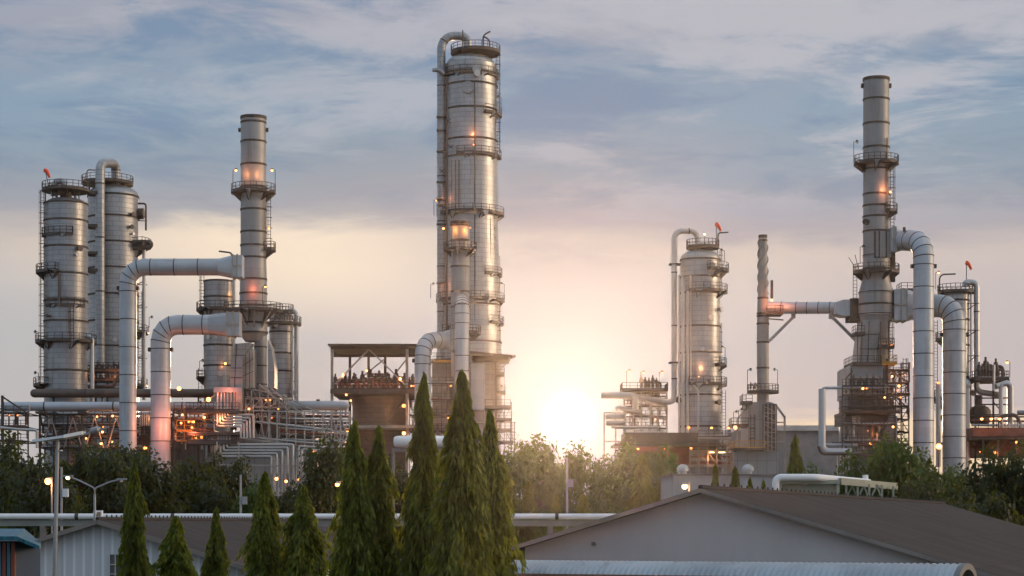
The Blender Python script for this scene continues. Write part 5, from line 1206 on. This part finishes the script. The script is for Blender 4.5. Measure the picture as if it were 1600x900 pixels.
# ================================================================== trees
def leaf_quads(mb, c, n, t, L, w_):
    """one pointed leaf: centre c, pointing t, lying across n"""
    s = t.cross(n)
    s = s.normalized() * w_ if s.length > 1e-4 else Vector((w_, 0, 0)); b = len(mb.v)
    mb.v += [tuple(c - t * L * 0.5), tuple(c + s - t * L * 0.05), tuple(c + t * L * 0.5), tuple(c - s - t * L * 0.05)]; mb.f.append((b, b + 1, b + 2, b + 3)); mb.mi.append(0); mb.uv.append([(0, 0), (1, 0), (1, 1), (0, 1)])
def rv(rnd):
    while True:
        v = Vector((rnd.uniform(-1, 1), rnd.uniform(-1, 1), rnd.uniform(-1, 1)))
        if 0.05 < v.length < 1: return v.normalized()
def broad_tree(seed, H, Rw, leaf_m, nleaf=4200, L=0.62):
    """unit tree at the origin: (crown mesh builder, trunk mesh builder)"""
    rnd = random.Random(seed); cr, tk = MB(), MB()
    blobs = []
    tk.path([Vector((0, 0, 0)), Vector((0.1, 0, H * 0.25)), Vector((-0.05, 0.1, H * 0.5)), Vector((0, 0, H * 0.8))], [0.32, 0.25, 0.18, 0.06], 8)
    for k in range(15):
        a = rnd.uniform(0, 6.28); f = rnd.random() ** 0.6; z = rnd.uniform(0.28, 0.88); rr = Rw * (0.75 if z < 0.7 else 0.5) * f
        c = Vector((math.cos(a) * rr, math.sin(a) * rr, H * z)); blobs.append((c, Rw * rnd.uniform(0.28, 0.5)))
        tk.path([Vector((0, 0, H * z * 0.5)), Vector((c.x * 0.5, c.y * 0.5, H * z * 0.8)), c], [0.12, 0.08, 0.03], 6)
    tot = sum(r * r for _, r in blobs)
    for c, r in blobs:
        twigs = [(rv(rnd), rnd.uniform(0.75, 1.25)) for _ in range(26)]
        for i in range(int(nleaf * r * r / tot)):
            tw, q = twigs[rnd.randrange(26)]
            d = (tw + rv(rnd) * 0.42); p = c + Vector((d.x, d.y, d.z * 0.8)) * r * q * rnd.uniform(0.72, 1.03)
            n = (d.normalized() + rv(rnd) * 0.8 + Vector((0, 0, 0.5))).normalized(); t = n.cross(rv(rnd)); t = t.normalized() if t.length > 1e-3 else Vector((1, 0, 0))
            s = L * rnd.uniform(0.6, 1.25); leaf_quads(cr, p, n, (t - Vector((0, 0, 0.25))).normalized(), s, s * 0.27)
    return cr, tk
def conifer(seed, H, Rw, nbr=210, per=70, L=0.23):
    """tall narrow weeping tree: drooping sprays of long leaves round a straight trunk"""
    rnd = random.Random(seed); cr, tk = MB(), MB(); tk.path([Vector((0, 0, 0)), Vector((0.03, 0, H * 0.5)), Vector((0, 0.03, H * 0.97))], [0.14, 0.10, 0.02], 8)
    for k in range(nbr):
        f = (k + rnd.random()) / nbr; z = H * (0.06 + 0.93 * f); a = k * 2.39996 + rnd.uniform(-0.3, 0.3)
        env = Rw * (min(1.0, (1 - f) * 2.0) ** 0.8) * (0.9 + 0.1 * math.cos(f * 9 + seed)) * (rnd.uniform(0.5, 1.15) if k % 6 else rnd.uniform(1.15, 1.65)) * (1 + 0.22 * pnoise(Vector((math.cos(a) * 1.3, math.sin(a) * 1.3, f * 6 + seed)))) + 0.02
        d = Vector((math.cos(a), math.sin(a), 0)); tip = Vector((0, 0, z)) + d * env + Vector((0, 0, -0.75 * env - 0.35 - 0.4 * (1 - f)))
        base = Vector((0, 0, z)); mid = Vector((0, 0, z + 0.12 * env)) + d * env * 0.6
        for i in range(per):
            s = rnd.random() ** 0.7; p = base * (1 - s) ** 2 + mid * (2 * s * (1 - s)) + tip * s * s
            tan = ((mid - base) * (1 - s) + (tip - mid) * s).normalized(); o = rv(rnd); spread = (0.08 + 0.11 * s * min(1, env)) * min(1.0, (1 - f) * 5 + 0.25)
            p = p + Vector((o.x, o.y, o.z * 0.7)) * spread * 1.2; t = (Vector((0, 0, -1)) + d * 0.35 + rv(rnd) * 0.45 + tan * 0.3).normalized()
            q = L * rnd.uniform(0.6, 1.3); leaf_quads(cr, p + t * q * 0.4, rv(rnd), t, q, q * 0.17)
    return cr, tk
PROTO = {}
def plant(kind, key, make, leaf_m, x, y, z, sx, sz, rot, label, cat, group):
    """first use builds the kind's crown and trunk, later ones copy them"""
    if key not in PROTO:
        cr, tk = make(); T = thing(kind, label, cat, (0, 0, 0), group); cr.build('crown', leaf_m, T, 180); tk.build('trunk', BARK, T); PROTO[key] = T; T.location = (x, y, z)
    else:
        T = PROTO[key].copy(); COL.objects.link(T); T.location = (x, y, z); T['label'] = label; T['group'] = group
        for ch in PROTO[key].children: c = ch.copy(); COL.objects.link(c); c.parent = T
    T.scale = (sx, sx, sz); T.rotation_euler = (0, 0, rot); return T
rnd = random.Random(77)
CON = [  # x, top row, half width px at the foot, distance, prototype, label
    (210, 718, 26, 62, 0, 'slim weeping conifer in front of the white shed, left of the two stubby ones'),
    (275, 801, 36, 61, 1, 'broad stubby weeping conifer in front of the white shed roof'),
    (338, 787, 22, 63, 2, 'narrow small conifer right of the broad stubby one by the shed'),
    (414, 731, 30, 66, 1, 'medium conifer before the brown shed roof, left one of an uneven pair'),
    (474, 753, 36, 65, 2, 'medium wide conifer before the brown shed roof, right one of an uneven pair'),
    (553, 650, 44, 54, 0, 'tall conifer left of the elevated pipe end, the left one of close twins'),
    (592, 658, 42, 55, 2, 'tall conifer touching the elevated pipe end, the right one of close twins'),
    (662, 574, 42, 54, 0, 'very tall conifer under the duct elbow, just right of the elevated pipe end'),
    (722, 569, 52, 51, 1, 'tallest and broadest conifer in front of the narrow vertical duct'),
    (766, 632, 44, 53, 2, 'tall sunlit conifer nearest the sun, touching the broadest one')]
for x, top, hw, D, k, lab in CON:
    H = Z(top, D); plant('weeping_conifer', 'con%d' % k, (lambda k=k: conifer(k + 3, 10.0, 1.0, nbr=170 + 15 * k, per=165)), LEAF3, X(x, D), D, 0, S(hw, D) * (1.45 if x < 500 else 1.15), H / 10.0, rnd.uniform(0, 6), lab, 'tree', 'weeping conifers in front of the plant')
SM = [(1242, 674, 15, 165, 'dark column shaped conifer standing alone against the grey warehouse'), (1118, 720, 10, 158, 'small dark conifer against the white wall, left of a taller neighbour'), (1149, 724, 12, 158, 'small dark conifer between the two white ventilators, wider than its left neighbour'),
      (1172, 741, 9, 158, 'tiny conifer directly below the right white ventilator'), (1193, 745, 8, 158, 'tiniest conifer in the row, right of the right white ventilator'),
      (826, 748, 15, 180, 'small hazy conifer left of the thin pole under the sun'), (868, 768, 12, 180, 'small hazy conifer touching the thin pole under the sun'), (911, 768, 17, 180, 'rounded hazy conifer right of the thin pole under the sun'), (1003, 705, 20, 190, 'hazy conifer rising among broad trees below the hazy steel structure'), (1030, 748, 13, 185, 'small hazy conifer where the hall roof meets the trees'), (798, 760, 18, 180, 'small hazy conifer just right of the tallest conifers')]
for x, top, hw, D, lab in SM:
    plant('small_conifer', 'small', (lambda: conifer(9, 8.0, 1.0, 130, 60, 0.42)), LEAF3, X(x, D), D, 0, S(hw, D) * 1.6, Z(top, D) / 8.0, rnd.uniform(0, 6), lab, 'tree', 'small conifers in the middle distance')
BT = [  # x, top row, half width, distance, proto, leaf, label
    (-8, 688, 62, 215, 0, 1, 'dark broad tree cut by the left edge of the picture'), (60, 700, 56, 190, 1, 1, 'dark broad tree behind the slanting street lamp'), (112, 694, 50, 222, 2, 1, 'lighter leafed broad tree below the squat left column'),
    (165, 712, 46, 205, 0, 1, 'dark broad tree behind the slim weeping conifer'), (232, 714, 50, 215, 3, 1, 'dark broad tree at the foot of the two fat left ducts'), (282, 706, 52, 225, 1, 1, 'broad tree right of the shorter left duct foot'),
    (335, 732, 46, 210, 2, 1, 'low broad tree below the serpentine heater pipes'), (395, 762, 40, 205, 0, 0, 'low pale broad tree behind the uneven conifer pair'), (500, 694, 46, 200, 3, 1, 'rounded dark tree between heater trusses and the twin conifers'), (455, 745, 38, 208, 1, 1, 'low dark tree behind the medium wide conifer'), 
    (630, 715, 44, 215, 2, 1, 'dark tree hidden behind the elevated pipe post'), (560, 712, 46, 222, 0, 1, 'dark tree hidden behind the twin conifers'), (700, 705, 50, 230, 1, 1, 'dark tree glimpsed between the tallest conifers'), (800, 700, 44, 240, 3, 0, 'hazy broad tree beside the tallest conifers'), (842, 692, 48, 245, 0, 0, 'hazy broad tree left of the sun'), 
    (886, 694, 40, 250, 2, 0, 'hazy broad tree directly below the sun'), (940, 704, 42, 235, 1, 0, 'hazy broad tree just right of the sun'), (985, 698, 50, 228, 3, 0, 'big hazy tree in front of the stepped steel structure'), (1035, 708, 40, 222, 0, 0, 'hazy tree left of the lit lamp and white ventilator'),
    (28, 706, 50, 205, 2, 1, 'dark low tree left of the slanting street lamp'), (200, 702, 46, 235, 0, 1, 'dark tree right behind the foot of the tallest left duct'), (352, 716, 44, 232, 3, 1, 'dark tree under the left end of the serpentine heater pipes'), (428, 752, 40, 225, 2, 1, 'dark low tree between the grey pole and the medium conifer'), (535, 700, 44, 232, 0, 1, 'dark tree behind the left one of the twin conifers'), (965, 712, 40, 245, 2, 0, 'hazy low tree under the left legs of the stepped steel structure'),
    (1272, 728, 30, 178, 2, 0, 'low green tree right of the dark lone conifer'), (1308, 722, 42, 172, 1, 0, 'green tree behind the pale green pipe frame'), (1352, 706, 44, 168, 3, 0, 'leafy green tree in front of the tiered heater'), (1405, 690, 50, 165, 0, 0, 'tallest green tree at right, by the foot of the tallest right duct'), (1462, 704, 46, 170, 2, 0, 'leafy green tree in front of the lower right duct'), 
    (1500, 722, 34, 160, 1, 0, 'green tree just right of the lower right duct'), (1548, 712, 50, 150, 3, 1, 'dark tree below the far right structure'), (1604, 706, 52, 148, 0, 1, 'dark tree cut by the right edge of the picture'), (1500, 752, 52, 128, 2, 1, 'dark bushy tree over the far end of the brown roof'), (1572, 758, 52, 122, 1, 1, 'dark bushy tree above the lower right roof slope'), (1435, 748, 42, 140, 3, 1, 'dark bushy tree right of the pale green pipe frame')]
for x, top, hw, D, k, lf, lab in BT:
    H = Z(top, D); plant('broad_tree', 'broad%d%d' % (k, lf), (lambda k=k: broad_tree(40 + k, 10.0, 4.0, None, 5200, 0.52)), (LEAF1, LEAF2)[lf], X(x, D), D, 0, S(hw, D) * 1.2 / 4.0, H / 9.6, rnd.uniform(0, 6), lab, 'tree', 'broad leaved trees in front of the plant')
# continuous scrub under the trees
mb = MB()
for i in range(26000):
    x = rnd.uniform(-90, 90); y = rnd.uniform(135, 262)
    if abs(x) > y * 0.29: continue
    h = 4.6 * (0.55 + 0.45 * pnoise(Vector((x * 0.09, y * 0.09, 3)))) * (1.35 if y > 180 else 0.75); p = Vector((x, y, rnd.random() ** 0.6 * h))
    n = (rv(rnd) + Vector((0, -0.3, 0.6))).normalized(); t = n.cross(rv(rnd)); t = t.normalized() if t.length > 1e-3 else Vector((1, 0, 0)); s = rnd.uniform(0.6, 1.3); leaf_quads(mb, p, n, t, s, s * 0.33)
structure(mb.build('undergrowth', LEAF2, None, 180), 'stuff')
